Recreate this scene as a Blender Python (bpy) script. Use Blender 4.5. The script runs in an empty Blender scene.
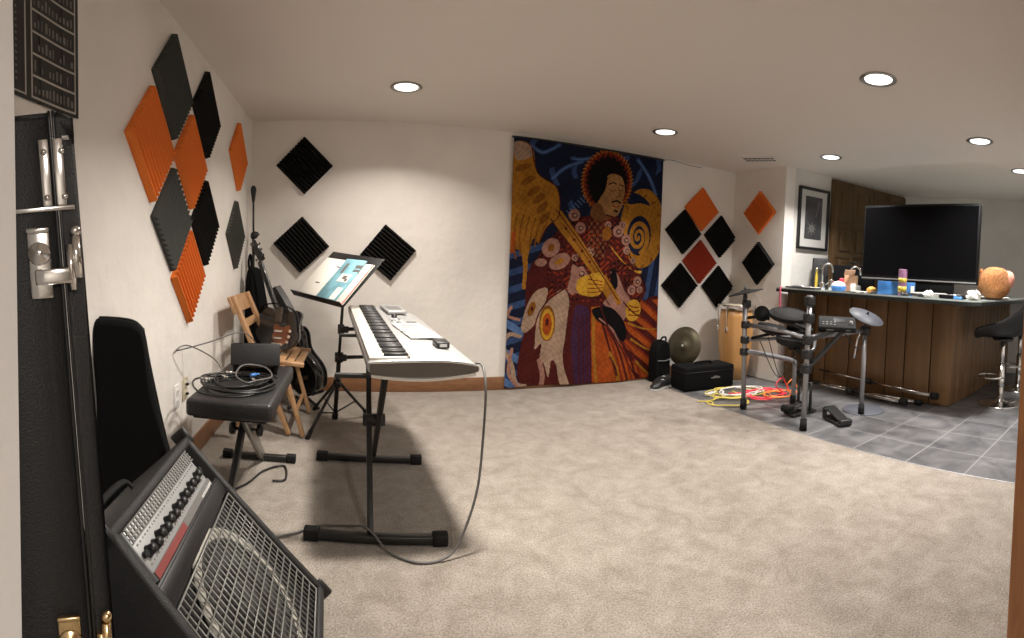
import bpy, bmesh, math, random
import numpy as np
from mathutils import Vector, Matrix, Euler
random.seed(7)
scn = bpy.context.scene
COL = scn.collection
V = Vector
PI = math.pi
H = 2.15            # ceiling height
DB = 3.99           # back wall
XL = -0.82          # left wall
XS = 3.76           # short return wall right of the back wall
XF = 5.60           # far wall behind the bar

# ------------------------------------------------------------------ materials
def mat(name, col, rough=.6, metal=0., noise=0., nscale=30., bump=0., bscale=60., spec=.5, coat=0.,
        emit=None, estr=0., detail=4.):
    m = bpy.data.materials.new(name); m.use_nodes = True
    nt = m.node_tree; b = nt.nodes['Principled BSDF']
    b.inputs['Base Color'].default_value = (*col, 1)
    b.inputs['Roughness'].default_value = rough
    b.inputs['Metallic'].default_value = metal
    b.inputs['Specular IOR Level'].default_value = spec
    if coat: b.inputs['Coat Weight'].default_value = coat
    if emit:
        b.inputs['Emission Color'].default_value = (*emit, 1); b.inputs['Emission Strength'].default_value = estr
    if noise or bump:
        tc = nt.nodes.new('ShaderNodeTexCoord')
    if noise:
        n = nt.nodes.new('ShaderNodeTexNoise'); n.inputs['Scale'].default_value = nscale
        n.inputs['Detail'].default_value = detail
        nt.links.new(tc.outputs['Object'], n.inputs['Vector'])
        r = nt.nodes.new('ShaderNodeValToRGB')
        r.color_ramp.elements[0].position = .3; r.color_ramp.elements[1].position = .7
        r.color_ramp.elements[0].color = (*[c*(1-noise) for c in col], 1)
        r.color_ramp.elements[1].color = (*[min(1, c*(1+noise)) for c in col], 1)
        nt.links.new(n.outputs['Fac'], r.inputs['Fac']); nt.links.new(r.outputs['Color'], b.inputs['Base Color'])
    if bump:
        n2 = nt.nodes.new('ShaderNodeTexNoise'); n2.inputs['Scale'].default_value = bscale; n2.inputs['Detail'].default_value = 6
        nt.links.new(tc.outputs['Object'], n2.inputs['Vector'])
        bp = nt.nodes.new('ShaderNodeBump'); bp.inputs['Strength'].default_value = bump; bp.inputs['Distance'].default_value = .02
        nt.links.new(n2.outputs['Fac'], bp.inputs['Height']); nt.links.new(bp.outputs['Normal'], b.inputs['Normal'])
    return m

def wood(name, c1, c2, scale=6., rough=.45, stretch=(1, 1, .08), coat=0.):
    m = bpy.data.materials.new(name); m.use_nodes = True
    nt = m.node_tree; b = nt.nodes['Principled BSDF']; b.inputs['Roughness'].default_value = rough
    if coat: b.inputs['Coat Weight'].default_value = coat
    tc = nt.nodes.new('ShaderNodeTexCoord'); mp = nt.nodes.new('ShaderNodeMapping')
    mp.inputs['Scale'].default_value = stretch
    n = nt.nodes.new('ShaderNodeTexNoise'); n.inputs['Scale'].default_value = scale; n.inputs['Detail'].default_value = 8
    n.inputs['Distortion'].default_value = 1.2
    r = nt.nodes.new('ShaderNodeValToRGB')
    r.color_ramp.elements[0].position = .3; r.color_ramp.elements[1].position = .72
    r.color_ramp.elements[0].color = (*c1, 1); r.color_ramp.elements[1].color = (*c2, 1)
    nt.links.new(tc.outputs['Object'], mp.inputs['Vector']); nt.links.new(mp.outputs['Vector'], n.inputs['Vector'])
    nt.links.new(n.outputs['Fac'], r.inputs['Fac']); nt.links.new(r.outputs['Color'], b.inputs['Base Color'])
    return m

def carpet_mat():
    m = bpy.data.materials.new('beige_carpet'); m.use_nodes = True
    nt = m.node_tree; b = nt.nodes['Principled BSDF']; b.inputs['Roughness'].default_value = .95
    b.inputs['Specular IOR Level'].default_value = .1
    b.inputs['Sheen Weight'].default_value = .2
    tc = nt.nodes.new('ShaderNodeTexCoord')
    big = nt.nodes.new('ShaderNodeTexNoise'); big.inputs['Scale'].default_value = 8; big.inputs['Detail'].default_value = 7
    big.inputs['Roughness'].default_value = .74; big.inputs['Distortion'].default_value = .45
    fine = nt.nodes.new('ShaderNodeTexNoise'); fine.inputs['Scale'].default_value = 150; fine.inputs['Detail'].default_value = 5
    r1 = nt.nodes.new('ShaderNodeValToRGB'); r1.color_ramp.elements[0].position = .36; r1.color_ramp.elements[1].position = .68
    r1.color_ramp.elements[0].color = (.225, .195, .162, 1); r1.color_ramp.elements[1].color = (.345, .310, .270, 1)
    r2 = nt.nodes.new('ShaderNodeValToRGB'); r2.color_ramp.elements[0].position = .33; r2.color_ramp.elements[1].position = .68
    r2.color_ramp.elements[0].color = (.66, .65, .64, 1); r2.color_ramp.elements[1].color = (1.2, 1.2, 1.2, 1)
    mx = nt.nodes.new('ShaderNodeMix'); mx.data_type = 'RGBA'; mx.blend_type = 'MULTIPLY'; mx.inputs[0].default_value = 1
    for n in (big, fine): nt.links.new(tc.outputs['Object'], n.inputs['Vector'])
    nt.links.new(big.outputs['Fac'], r1.inputs['Fac']); nt.links.new(fine.outputs['Fac'], r2.inputs['Fac'])
    nt.links.new(r1.outputs['Color'], mx.inputs[6]); nt.links.new(r2.outputs['Color'], mx.inputs[7])
    nt.links.new(mx.outputs[2], b.inputs['Base Color'])
    bp = nt.nodes.new('ShaderNodeBump'); bp.inputs['Strength'].default_value = .55; bp.inputs['Distance'].default_value = .012
    ad = nt.nodes.new('ShaderNodeMath'); ad.operation = 'MULTIPLY_ADD'; ad.inputs[1].default_value = .35
    nt.links.new(big.outputs['Fac'], ad.inputs[0]); nt.links.new(fine.outputs['Fac'], ad.inputs[2])
    nt.links.new(ad.outputs[0], bp.inputs['Height']); nt.links.new(bp.outputs['Normal'], b.inputs['Normal'])
    return m

def tile_mat():
    m = bpy.data.materials.new('slate_tile'); m.use_nodes = True
    nt = m.node_tree; b = nt.nodes['Principled BSDF']; b.inputs['Roughness'].default_value = .38
    tc = nt.nodes.new('ShaderNodeTexCoord')
    n = nt.nodes.new('ShaderNodeTexNoise'); n.inputs['Scale'].default_value = 5; n.inputs['Detail'].default_value = 8; n.inputs['Distortion'].default_value = .8
    nt.links.new(tc.outputs['Object'], n.inputs['Vector'])
    mp = nt.nodes.new('ShaderNodeMapping'); mp.inputs['Location'].default_value = (-3.025+.372*20, -1.664+.372*20, 0)
    nt.links.new(tc.outputs['Object'], mp.inputs['Vector'])
    br = nt.nodes.new('ShaderNodeTexBrick'); br.offset = 0; br.squash = 1
    br.inputs['Scale'].default_value = 1; br.inputs['Brick Width'].default_value = .372; br.inputs['Row Height'].default_value = .372
    br.inputs['Mortar Size'].default_value = .0038; br.inputs['Mortar Smooth'].default_value = .2; br.inputs['Bias'].default_value = 0
    br.inputs['Color1'].default_value = (.86, .86, .87, 1); br.inputs['Color2'].default_value = (1.12, 1.11, 1.1, 1); br.inputs['Mortar'].default_value = (1, 1, 1, 1)
    nt.links.new(mp.outputs['Vector'], br.inputs['Vector'])
    r = nt.nodes.new('ShaderNodeValToRGB'); r.color_ramp.elements[0].position = .3; r.color_ramp.elements[1].position = .75
    r.color_ramp.elements[0].color = (.062, .064, .068, 1); r.color_ramp.elements[1].color = (.175, .172, .172, 1)
    nt.links.new(n.outputs['Fac'], r.inputs['Fac'])
    mul = nt.nodes.new('ShaderNodeMix'); mul.data_type = 'RGBA'; mul.blend_type = 'MULTIPLY'; mul.inputs[0].default_value = 1
    nt.links.new(r.outputs['Color'], mul.inputs[6]); nt.links.new(br.outputs['Color'], mul.inputs[7])
    mx = nt.nodes.new('ShaderNodeMix'); mx.data_type = 'RGBA'
    nt.links.new(br.outputs['Fac'], mx.inputs[0]); nt.links.new(mul.outputs[2], mx.inputs[6]); mx.inputs[7].default_value = (.26, .255, .25, 1)
    nt.links.new(mx.outputs[2], b.inputs['Base Color'])
    bp = nt.nodes.new('ShaderNodeBump'); bp.inputs['Strength'].default_value = .35; bp.inputs['Distance'].default_value = .006
    nt.links.new(n.outputs['Fac'], bp.inputs['Height']); nt.links.new(bp.outputs['Normal'], b.inputs['Normal'])
    return m

def art_mat():
    m = bpy.data.materials.new('printed_cloth'); m.use_nodes = True
    nt = m.node_tree; b = nt.nodes['Principled BSDF']; b.inputs['Roughness'].default_value = .9
    b.inputs['Specular IOR Level'].default_value = .1
    a = nt.nodes.new('ShaderNodeAttribute'); a.attribute_name = 'print'
    nt.links.new(a.outputs['Color'], b.inputs['Base Color'])
    return m

M = {}
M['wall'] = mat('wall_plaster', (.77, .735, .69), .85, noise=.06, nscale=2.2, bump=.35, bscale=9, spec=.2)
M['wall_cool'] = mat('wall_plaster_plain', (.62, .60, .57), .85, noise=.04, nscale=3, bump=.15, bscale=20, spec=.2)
M['ceil'] = mat('ceiling_paint', (.72, .665, .615), .8, bump=.12, bscale=14, spec=.25)
M['trim'] = wood('baseboard_wood', (.165, .072, .03), (.245, .115, .05), 7, .45, (1, 1, 6))
M['jamb'] = wood('jamb_wood', (.25, .10, .035), (.36, .16, .06), 10, .4, (4, 4, .4))
M['white'] = mat('white_paint', (.70, .68, .66), .6, bump=.05, bscale=30)
M['carpet'] = carpet_mat(); M['tile'] = tile_mat(); M['art'] = art_mat()
M['foam_black'] = mat('foam_black', (.012, .0115, .011), .95, noise=.25, nscale=300, spec=.1)
M['foam_char'] = mat('foam_charcoal', (.058, .06, .055), .95, noise=.2, nscale=300, spec=.1)
M['foam_grey'] = mat('foam_grey', (.085, .088, .08), .95, noise=.15, nscale=300, spec=.1)
M['foam_orange'] = mat('foam_orange', (.72, .185, .038), .9, noise=.12, nscale=300, spec=.1)
M['foam_red'] = mat('foam_red', (.36, .055, .03), .9, noise=.12, nscale=300, spec=.1)
M['black'] = mat('black_plastic', (.012, .012, .013), .42)
M['blackm'] = mat('black_metal', (.012, .012, .012), .38, spec=.5)
M['rubber'] = mat('black_rubber', (.009, .009, .009), .75, spec=.25)
M['tolex'] = mat('black_tolex', (.013, .013, .014), .55, bump=.25, bscale=400)
M['nylon'] = mat('black_nylon', (.005, .005, .0055), .9, bump=.2, bscale=350, spec=.12)
M['leather'] = mat('black_leather', (.016, .016, .017), .42, bump=.18, bscale=140)
M['chrome'] = mat('chrome', (.78, .77, .75), .16, 1.)
M['steel'] = mat('brushed_steel', (.42, .41, .40), .35, 1.)
M['greytube'] = mat('grey_tube', (.30, .30, .31), .4, .6)
M['gold'] = mat('worn_brass', (.70, .52, .28), .25, 1.)
M['silver'] = mat('silver_plastic', (.34, .335, .33), .45, .2)
M['silverdk'] = mat('grey_plastic', (.10, .085, .07), .45)
M['ivory'] = mat('white_keys', (.60, .57, .51), .35)
M['panelgrey'] = mat('control_panel', (.40, .41, .41), .4, .4)
M['redstripe'] = mat('red_stripe', (.22, .045, .04), .45)
M['grille'] = mat('grille_wire', (.22, .22, .205), .45, .35)
M['cone'] = mat('speaker_cone', (.035, .035, .033), .8)
M['surround'] = mat('speaker_surround', (.42, .40, .35), .7)
M['paper'] = mat('paper', (.74, .72, .66), .8)
M['blue'] = mat('book_blue', (.22, .46, .55), .55, noise=.35, nscale=7)
M['bluebox'] = mat('box_blue', (.035, .16, .42), .5, noise=.25, nscale=14)
M['bluelid'] = mat('tub_blue', (.05, .19, .50), .4)
M['redpaper'] = mat('book_red', (.50, .17, .14), .6)
M['chairwood'] = wood('chair_wood', (.34, .185, .085), (.45, .27, .14), 12, .45, (1, 1, 1))
M['barwood'] = wood('bar_board', (.135, .070, .028), (.215, .118, .050), 5, .42, (1, 1, .1))
M['doorwood'] = wood('door_wood', (.075, .042, .016), (.125, .072, .028), 6, .5, (1, 1, .12))
M['drumwood'] = wood('drum_wood', (.46, .23, .075), (.60, .33, .12), 8, .35, (1, 1, .1), .3)
M['skin'] = mat('drum_skin', (.66, .58, .44), .6, noise=.08, nscale=8)
M['sunburst'] = mat('sunburst', (.17, .05, .014), .35, noise=.5, nscale=9, coat=.5)
M['guitarblk'] = mat('guitar_black', (.010, .010, .011), .22, coat=.4)
M['guitarside'] = mat('guitar_side', (.055, .055, .055), .35, coat=.3)
M['neck'] = mat('neck_wood', (.06, .045, .035), .5)
M['screen'] = mat('screen', (.0025, .0025, .003), .35, spec=.06)
M['tvbody'] = mat('tv_body', (.004, .004, .004), .5, spec=.15)
M['brass'] = mat('cymbal_bronze', (.085, .072, .045), .48, .6, noise=.15, nscale=12)
M['rubbergrey'] = mat('cymbal_pad', (.075, .08, .095), .55)
M['yellow'] = mat('cord_yellow', (.62, .50, .10), .5)
M['red'] = mat('cord_red', (.85, .05, .075), .45)
M['orangec'] = mat('cord_orange', (.85, .25, .05), .45)
M['whitec'] = mat('cord_white', (.75, .74, .70), .5)
M['pink'] = mat('tape_pink', (.65, .12, .2), .5)
M['plush'] = mat('plush_brown', (.36, .15, .05), .95, noise=.3, nscale=45, bump=.9, bscale=90)
M['plushpink'] = mat('plush_pink', (.62, .27, .19), .9, bump=.3, bscale=90)
M['outlet'] = mat('almond_plastic', (.62, .56, .42), .4)
M['glass'] = mat('counter_glass', (.50, .57, .55), .08, spec=.7)
M['glassedge'] = mat('counter_underside', (.014, .018, .017), .3)
M['print'] = mat('print_grey', (.15, .145, .14), .5)
M['logo'] = mat('logo_white', (.55, .55, .54), .5)
M['yellowp'] = mat('yellow_plastic', (.45, .33, .04), .4, noise=.6, nscale=60)
M['fruit'] = mat('orange_peel', (.70, .33, .05), .5, bump=.1, bscale=100)
M['tan'] = mat('tan_box', (.50, .30, .18), .7)
M['purple'] = mat('can_purple', (.20, .09, .16), .4, noise=.4, nscale=40)
M['cableblk'] = mat('cable_black', (.012, .012, .012), .4)
M['cablegrey'] = mat('cable_grey', (.10, .095, .09), .5)
M['lens'] = mat('lamp_lens', (1, 1, 1), .5, emit=(1, .95, .86), estr=4.)
M['lenscool'] = mat('lamp_lens_cool', (1, 1, 1), .5, emit=(.96, .98, 1), estr=4.)
M['posterblk'] = mat('poster_black', (.018, .017, .016), .55)
M['postertxt'] = mat('poster_print', (.16, .15, .135), .6)
M['posterline'] = mat('poster_line', (.42, .40, .36), .6)
M['mattboard'] = mat('mat_board', (.50, .50, .48), .7)
M['photo'] = mat('photo_dark', (.05, .05, .055), .4, noise=.6, nscale=6)
M['photolight'] = mat('photo_light', (.16, .165, .16), .5)

# ------------------------------------------------------------------ mesh builder
def frame_of(d):
    d = V(d).normalized(); a = V((0, 0, 1)) if abs(d.z) < .95 else V((0, 1, 0))
    x = a.cross(d).normalized(); y = d.cross(x)
    return Matrix((x, y, d)).transposed()

def spline(pts, n=8, closed=False):
    P = [V(p) for p in pts]; out = []; N = len(P)
    for i in range(N if closed else N-1):
        if closed: a, b, c, d = P[i-1], P[i], P[(i+1) % N], P[(i+2) % N]
        else: a, b, c, d = P[max(i-1, 0)], P[i], P[i+1], P[min(i+2, N-1)]
        for k in range(n):
            t = k/n
            out.append(.5*((2*b)+(c-a)*t+(2*a-5*b+4*c-d)*t*t+(3*b-a-3*c+d)*t**3))
    if not closed: out.append(P[-1])
    return out

class MB:
    def __init__(s): s.bm = bmesh.new(); s.mi = 0
    def face(s, vs, smooth=False):
        try:
            f = s.bm.faces.new(vs)
        except ValueError: return None
        f.material_index = s.mi; f.smooth = smooth; return f
    def box(s, c, size, R=None, bev=0., seg=2):
        R = R or Matrix.Identity(3); c = V(c); hx, hy, hz = [v/2 for v in size]
        b2 = bmesh.new()
        bmesh.ops.create_cube(b2, size=1)
        for v in b2.verts: v.co = V((v.co.x*size[0], v.co.y*size[1], v.co.z*size[2]))
        if bev: bmesh.ops.bevel(b2, geom=list(b2.edges), offset=bev, segments=seg, profile=.5, affect='EDGES')
        s.merge(b2, R, c, bool(bev)); return s
    def merge(s, b2, R, c, smooth=False):
        mp = {}
        for v in b2.verts: mp[v] = s.bm.verts.new(R @ v.co + V(c))
        for f in b2.faces: s.face([mp[v] for v in f.verts], smooth)
        b2.free()
    def bar(s, a, b, w, h, up=(0, 0, 1), bev=0.):
        a, b = V(a), V(b); d = (b-a); L = d.length; d.normalize(); u = V(up)
        x = u.cross(d)
        if x.length < 1e-4: x = V((1, 0, 0)).cross(d)
        x.normalize(); y = d.cross(x)
        s.box((a+b)/2, (w, h, L), Matrix((x, y, d)).transposed(), bev); return s
    def tube(s, pts, r, seg=8, closed=False, caps=True, sq=1.):
        P = [V(p) for p in pts]; N = len(P); rs = r if isinstance(r, (list, tuple)) else [r]*N
        rings = []; prev = None
        for i in range(N):
            if closed: t = P[(i+1) % N]-P[i-1]
            else: t = P[min(i+1, N-1)]-P[max(i-1, 0)]
            t.normalize()
            if prev is None: x = frame_of(t).col[0].copy()
            else:
                x = prev - t*prev.dot(t)
                if x.length < 1e-5: x = frame_of(t).col[0].copy()
                x.normalize()
            prev = x; y = t.cross(x)
            rings.append([s.bm.verts.new(P[i]+rs[i]*(math.cos(2*PI*k/seg)*x+sq*math.sin(2*PI*k/seg)*y)) for k in range(seg)])
        for i in range(N if closed else N-1):
            A, B = rings[i], rings[(i+1) % N]
            for k in range(seg): s.face([A[k], A[(k+1) % seg], B[(k+1) % seg], B[k]], True)
        if caps and not closed:
            s.face(rings[0][::-1]); s.face(rings[-1])
        return s
    def cyl(s, a, b, r, r2=None, seg=16):
        a, b = V(a), V(b); R = frame_of(b-a); r2 = r if r2 is None else r2
        A = [s.bm.verts.new(a+R@V((r*math.cos(2*PI*k/seg), r*math.sin(2*PI*k/seg), 0))) for k in range(seg)]
        B = [s.bm.verts.new(b+R@V((r2*math.cos(2*PI*k/seg), r2*math.sin(2*PI*k/seg), 0))) for k in range(seg)]
        for k in range(seg): s.face([A[k], A[(k+1) % seg], B[(k+1) % seg], B[k]], True)
        s.face(A[::-1]); s.face(B); return s
    def lathe(s, prof, o=(0, 0, 0), R=None, seg=32, closed=False):
        R = R or Matrix.Identity(3); o = V(o); rings = []
        for r, z in prof:
            if r < 1e-6: rings.append([s.bm.verts.new(o+R@V((0, 0, z)))])
            else: rings.append([s.bm.verts.new(o+R@V((r*math.cos(2*PI*k/seg), r*math.sin(2*PI*k/seg), z))) for k in range(seg)])
        n = len(rings)
        for i in range(n if closed else n-1):
            A, B = rings[i], rings[(i+1) % n]
            for k in range(seg):
                j = (k+1) % seg
                if len(A) == 1 and len(B) == 1: continue
                if len(A) == 1: s.face([A[0], B[j], B[k]], True)
                elif len(B) == 1: s.face([A[k], A[j], B[0]], True)
                else: s.face([A[k], A[j], B[j], B[k]], True)
        return s
    def prism(s, poly, h, R=None, o=(0, 0, 0), z0=0., smooth=False):
        R = R or Matrix.Identity(3); o = V(o)
        A = [s.bm.verts.new(o+R@V((p[0], p[1], z0))) for p in poly]
        B = [s.bm.verts.new(o+R@V((p[0], p[1], z0+h))) for p in poly]
        n = len(poly)
        s.face(A[::-1]); s.face(B)
        for i in range(n): s.face([A[i], A[(i+1) % n], B[(i+1) % n], B[i]], smooth)
        return s
    def ball(s, c, r, R=None, sc=(1, 1, 1), u=20, v=12):
        prof = [(math.sin(PI*i/v), -math.cos(PI*i/v)) for i in range(v+1)]
        b2 = MB(); b2.lathe(prof, seg=u)
        for w in b2.bm.verts: w.co = V((w.co.x*r*sc[0], w.co.y*r*sc[1], w.co.z*r*sc[2]))
        s.merge(b2.bm, R or Matrix.Identity(3), c, True); return s
    def build(s, name, mats, parent=None, origin=None, keepnormals=False):
        if not isinstance(mats, (list, tuple)): mats = [mats]
        if not keepnormals: bmesh.ops.recalc_face_normals(s.bm, faces=s.bm.faces[:])
        P = V((0, 0, 0))
        if parent is not None:
            q = parent
            while q is not None: P += q.location; q = q.parent
        if origin is None and parent is None:
            xs = [v.co for v in s.bm.verts]
            lo = V([min(c[i] for c in xs) for i in range(3)]); hi = V([max(c[i] for c in xs) for i in range(3)])
            origin = V(((lo.x+hi.x)/2, (lo.y+hi.y)/2, lo.z))
        loc = V((0, 0, 0)) if parent is not None else V(origin)
        off = P + loc
        for v in s.bm.verts: v.co -= off
        me = bpy.data.meshes.new(name); s.bm.to_mesh(me); s.bm.free()
        for m_ in mats: me.materials.append(m_)
        ob = bpy.data.objects.new(name, me); COL.objects.link(ob)
        ob.location = loc
        if parent is not None: ob.parent = parent
        return ob

def tag(o, label, cat, group=None, kind=None):
    o['label'] = label; o['category'] = cat
    if group: o['group'] = group
    if kind: o['kind'] = kind
    return o
def thing(name, loc, label, cat, group=None):
    o = bpy.data.objects.new(name, None); COL.objects.link(o); o.location = loc
    o.empty_display_size = .1
    return tag(o, label, cat, group)
def struct(o): o['kind'] = 'structure'; return o
def dup(root, loc, label, rot=None):
    r = root.copy(); COL.objects.link(r); r.location = loc
    if rot is not None: r.rotation_euler = rot
    r['label'] = label
    for ch in list(root.children):
        c = ch.copy(); COL.objects.link(c); c.parent = r
        for g in ch.children:
            d = g.copy(); COL.objects.link(d); d.parent = c
    return r
def rotz(a): return Matrix.Rotation(a, 3, 'Z')
def axes(x, y, z): return Matrix((V(x), V(y), V(z))).transposed()

# ------------------------------------------------------------------ room shell
def wallbox(name, a, b, th, z0, z1, m, side=1, kindname=None):
    """wall from a to b (visible face on the line), thickness added on the given side"""
    a, b = V((*a, 0)), V((*b, 0)); d = (b-a).normalized(); n = V((d.y, -d.x, 0))*side
    mb = MB(); mb.prism([a.xy, b.xy, (b+n*th).xy, (a+n*th).xy], z1-z0, z0=z0)
    return struct(mb.build(name, m))
XE = 2.68
mb = MB(); mb.box(((XE+XL)/2, .9, -.05), (XE-XL, 6.2, .1)); f = struct(mb.build('floor', M['carpet'], origin=(0, 0, 0)))
mb = MB(); mb.box(((XE+6.3)/2, .9, -.054), (6.3-XE, 6.2, .1)); struct(mb.build('floor_tile', M['tile'], origin=(0, 0, 0)))
mb = MB(); mb.box((XE, 1.6, .0), (.010, 4.78, .005), bev=.002); struct(mb.build('trim_1', M['greytube']))
mb = MB(); mb.box(((6.3+XL)/2, .9, H+.05), (6.3-XL+.3, 6.5, .1)); struct(mb.build('ceiling', M['ceil'], origin=(0, 0, 0)))
wallbox('wall_left', (XL, -2.2), (XL, DB), .12, 0, H, M['wall'], -1)
wallbox('wall_back', (XL-.12, DB), (XS+.1, DB), .12, 0, H, M['wall'], -1)
# short return wall and the picture wall behind the bar (slightly out of square)
PW0, PW1 = V((XS, 3.26)), V((5.63, 2.93))
mb = MB(); mb.prism([(XS, DB), (XS, 3.26), (XS+.12, 3.24), (XS+.12, DB)], H); struct(mb.build('wall_return', M['wall']))
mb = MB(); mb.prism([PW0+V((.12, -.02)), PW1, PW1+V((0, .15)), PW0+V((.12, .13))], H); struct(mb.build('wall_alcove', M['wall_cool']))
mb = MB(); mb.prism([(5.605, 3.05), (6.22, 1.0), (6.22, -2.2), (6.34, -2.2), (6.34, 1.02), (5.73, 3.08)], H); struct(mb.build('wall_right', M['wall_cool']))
# near wall with the doorway the view is taken from
mb = MB(); mb.box(((XL-.31)/2, .22, H/2), (-.31-XL, .34, H)); struct(mb.build('wall_front', M['white']))
mb = MB(); mb.box(((1.2+6.22)/2, .10, H/2), (6.22-1.2, .31, H)); struct(mb.build('wall_front.001', M['wall']))
mb = MB(); mb.box((1.184, .10, H/2), (.028, .34, H), bev=.003); struct(mb.build('door_1', M['jamb']))
wallbox('wall_hall', (6.34, -2.2), (XL, -2.2), .12, 0, H, M['wall'], -1)
# baseboards
mb = MB()
mb.box(((XL+XS)/2, DB-.008, .055), (XS-XL, .016, .11), bev=.004); struct(mb.build('baseboard_back', M['trim']))
mb = MB(); mb.box((XL+.008, 2.2, .055), (.016, 3.55, .11), bev=.004); struct(mb.build('baseboard_left', M['trim']))
mb = MB(); mb.box((XS-.008, 3.62, .055), (.016, .70, .11), bev=.004); mb.bm.free()

# panelled brown door leaves filling the wall beside the picture
dW = (PW1-PW0).normalized(); nW = V((dW.y, -dW.x))        # points into the room
def onW(s, z, out=0.): p = PW0+dW*s+nW*out; return V((p.x, p.y, z))
RW = axes((dW.x, dW.y, 0), (0, 0, 1), (nW.x, nW.y, 0))
S0 = .62; S1 = (PW1-PW0).length-.01
mb = MB(); mb.box(onW((S0+S1)/2, H/2-.012, .022), (S1-S0, H-.03, .03), RW)
for i in range(2):
    a = S0+.02+i*(S1-S0)/2; w = (S1-S0)/2-.05
    for z0, z1 in ((.1, .62), (.70, 1.28), (1.36, 1.60), (1.68, 2.02)):
        for j in range(2):
            cx = a+.07+(j+.5)*(w-.06)/2
            mb.box(onW(cx, (z0+z1)/2, .040), ((w-.06)/2-.09, z1-z0, .016), RW, bev=.007)
    for j in range(3): mb.box(onW(a+.03+j*(w-.02)/2, H/2-.012, .041), (.055, H-.06, .012), RW, bev=.003)
    for z in (.06, .66, 1.32, 1.64, 2.06): mb.box(onW(a+.03+(w-.02)/2, z, .0415), (w, .06, .011), RW, bev=.003)
struct(mb.build('door_2', M['doorwood']))

# ------------------------------------------------------------------ recessed lights
def recessed(loc, label, m, energy, col):
    t = thing('recessed_light', loc, label, 'ceiling light', 'recessed ceiling lights')
    mb = MB(); mb.lathe([(.078, 0), (.098, -.002), (.1, -.006), (.082, -.008), (.074, -.003), (.074, .0)], loc, seg=40)
    mb.build('trim_ring', M['steel'], t)
    mb = MB(); mb.lathe([(0, -.004), (.074, -.004), (.074, -.001)], loc, seg=40); mb.build('lens', m, t)
    return t
LAMPS = [((.31, 3.17, H), 'recessed downlight over the music stand, alone at the left of the ceiling', 'lens', 24, (1, .92, .83)),
         ((2.28, 3.25, H), 'recessed downlight in front of the colourful wall hanging', 'lens', 15, (1, .92, .84)),
         ((2.31, 1.39, H), 'largest recessed downlight, over the middle of the beige carpet', 'lens', 22, (1, .93, .86)),
         ((3.645, 2.646, H), 'recessed downlight over the drum kit next to the air vent', 'lenscool', 28, (1, .96, .92)),
         ((3.533, 1.22, H), 'recessed downlight over the bar corner above the black screen', 'lenscool', 44, (1, .96, .93)),
         ((4.485, 1.133, H), 'recessed downlight above the bar stools, cut by the picture edge', 'lenscool', 22, (1, .97, .95)),
         ((.50, 1.86, H), 'added unseen recessed downlight over the near end of the silver keyboard', 'lens', 50, (1, .93, .85))]  # fixture out of view, added to give the keyboard its floor shadow
for i, (loc, lab, m, e, c) in enumerate(LAMPS):
    recessed(V(loc), lab, M[m], e, c)
    if e is None: continue
    ld = bpy.data.lights.new('downlight', 'AREA'); ld.shape = 'DISK'; ld.size = .15; ld.energy = e; ld.color = c; ld.spread = math.radians([136, 100, 100, 118, 124, 118, 128][i])
    lo = bpy.data.objects.new('downlight', ld); COL.objects.link(lo); lo.location = (loc[0], loc[1], loc[2]-.012)
ld = bpy.data.lights.new('jamb_fill', 'AREA'); ld.shape = 'DISK'; ld.size = .2; ld.energy = 60; ld.color = (1, .93, .86)  # unseen fill behind the camera, stands in for whatever lights the door jambs
lo = bpy.data.objects.new('jamb_fill', ld); COL.objects.link(lo); lo.location = (.9, -1.1, H-.02)

# ceiling vent
t = thing('ceiling_vent', (3.405, 3.30, H), 'white slotted air vent in the ceiling near the orange panels', 'vent')
R = rotz(math.radians(-62)); Rv = R
mb = MB()
for sx, sy, w, h_ in ((0, .085, .34, .02), (0, -.085, .34, .02), (.16, 0, .02, .19), (-.16, 0, .02, .19), (0, 0, .3, .012)):
    mb.box(V((3.405, 3.30, H-.004))+R@V((sx, sy, 0)), (w, h_, .008), R, bev=.002)
mb.build('frame', M['wall'], t)
mb = MB(); mb.box((3.405, 3.30, H-.001), (.3, .15, .002), R); mb.build('dark_duct', M['print'], t)
mb = MB()
for k in range(7):
    for sy in (-.042, .042): mb.box(V((3.405, 3.30, H-.004))+R@V((-.13+k*.043, sy, 0)), (.012, .066, .004), R)
mb.build('louvre_grille', M['print'], t)

# ------------------------------------------------------------------ acoustic foam panels
FS = .318
def foam_mesh(name, m, n=11):
    mb = MB(); a = FS/2; prof = [(-a, 0)]
    w = FS/n
    for i in range(n):
        x = -a+i*w
        prof += [(x+.0015, .014), (x+w*.42, .040), (x+w*.58, .040), (x+w-.0015, .014)]
    prof += [(a, 0)]
    A = [mb.bm.verts.new((x, -a, z)) for x, z in prof]; B = [mb.bm.verts.new((x, a, z)) for x, z in prof]
    n_ = len(prof)
    for i in range(n_): mb.face([A[i], A[(i+1) % n_], B[(i+1) % n_], B[i]])
    mb.face(A); mb.face(B[::-1])
    bmesh.ops.recalc_face_normals(mb.bm, faces=mb.bm.faces[:])
    me = bpy.data.meshes.new(name); mb.bm.to_mesh(me); mb.bm.free(); me.materials.append(m); return me
FM = {k: foam_mesh('acoustic_foam_'+k, M['foam_'+k]) for k in ('black', 'char', 'grey', 'orange', 'red')}
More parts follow.
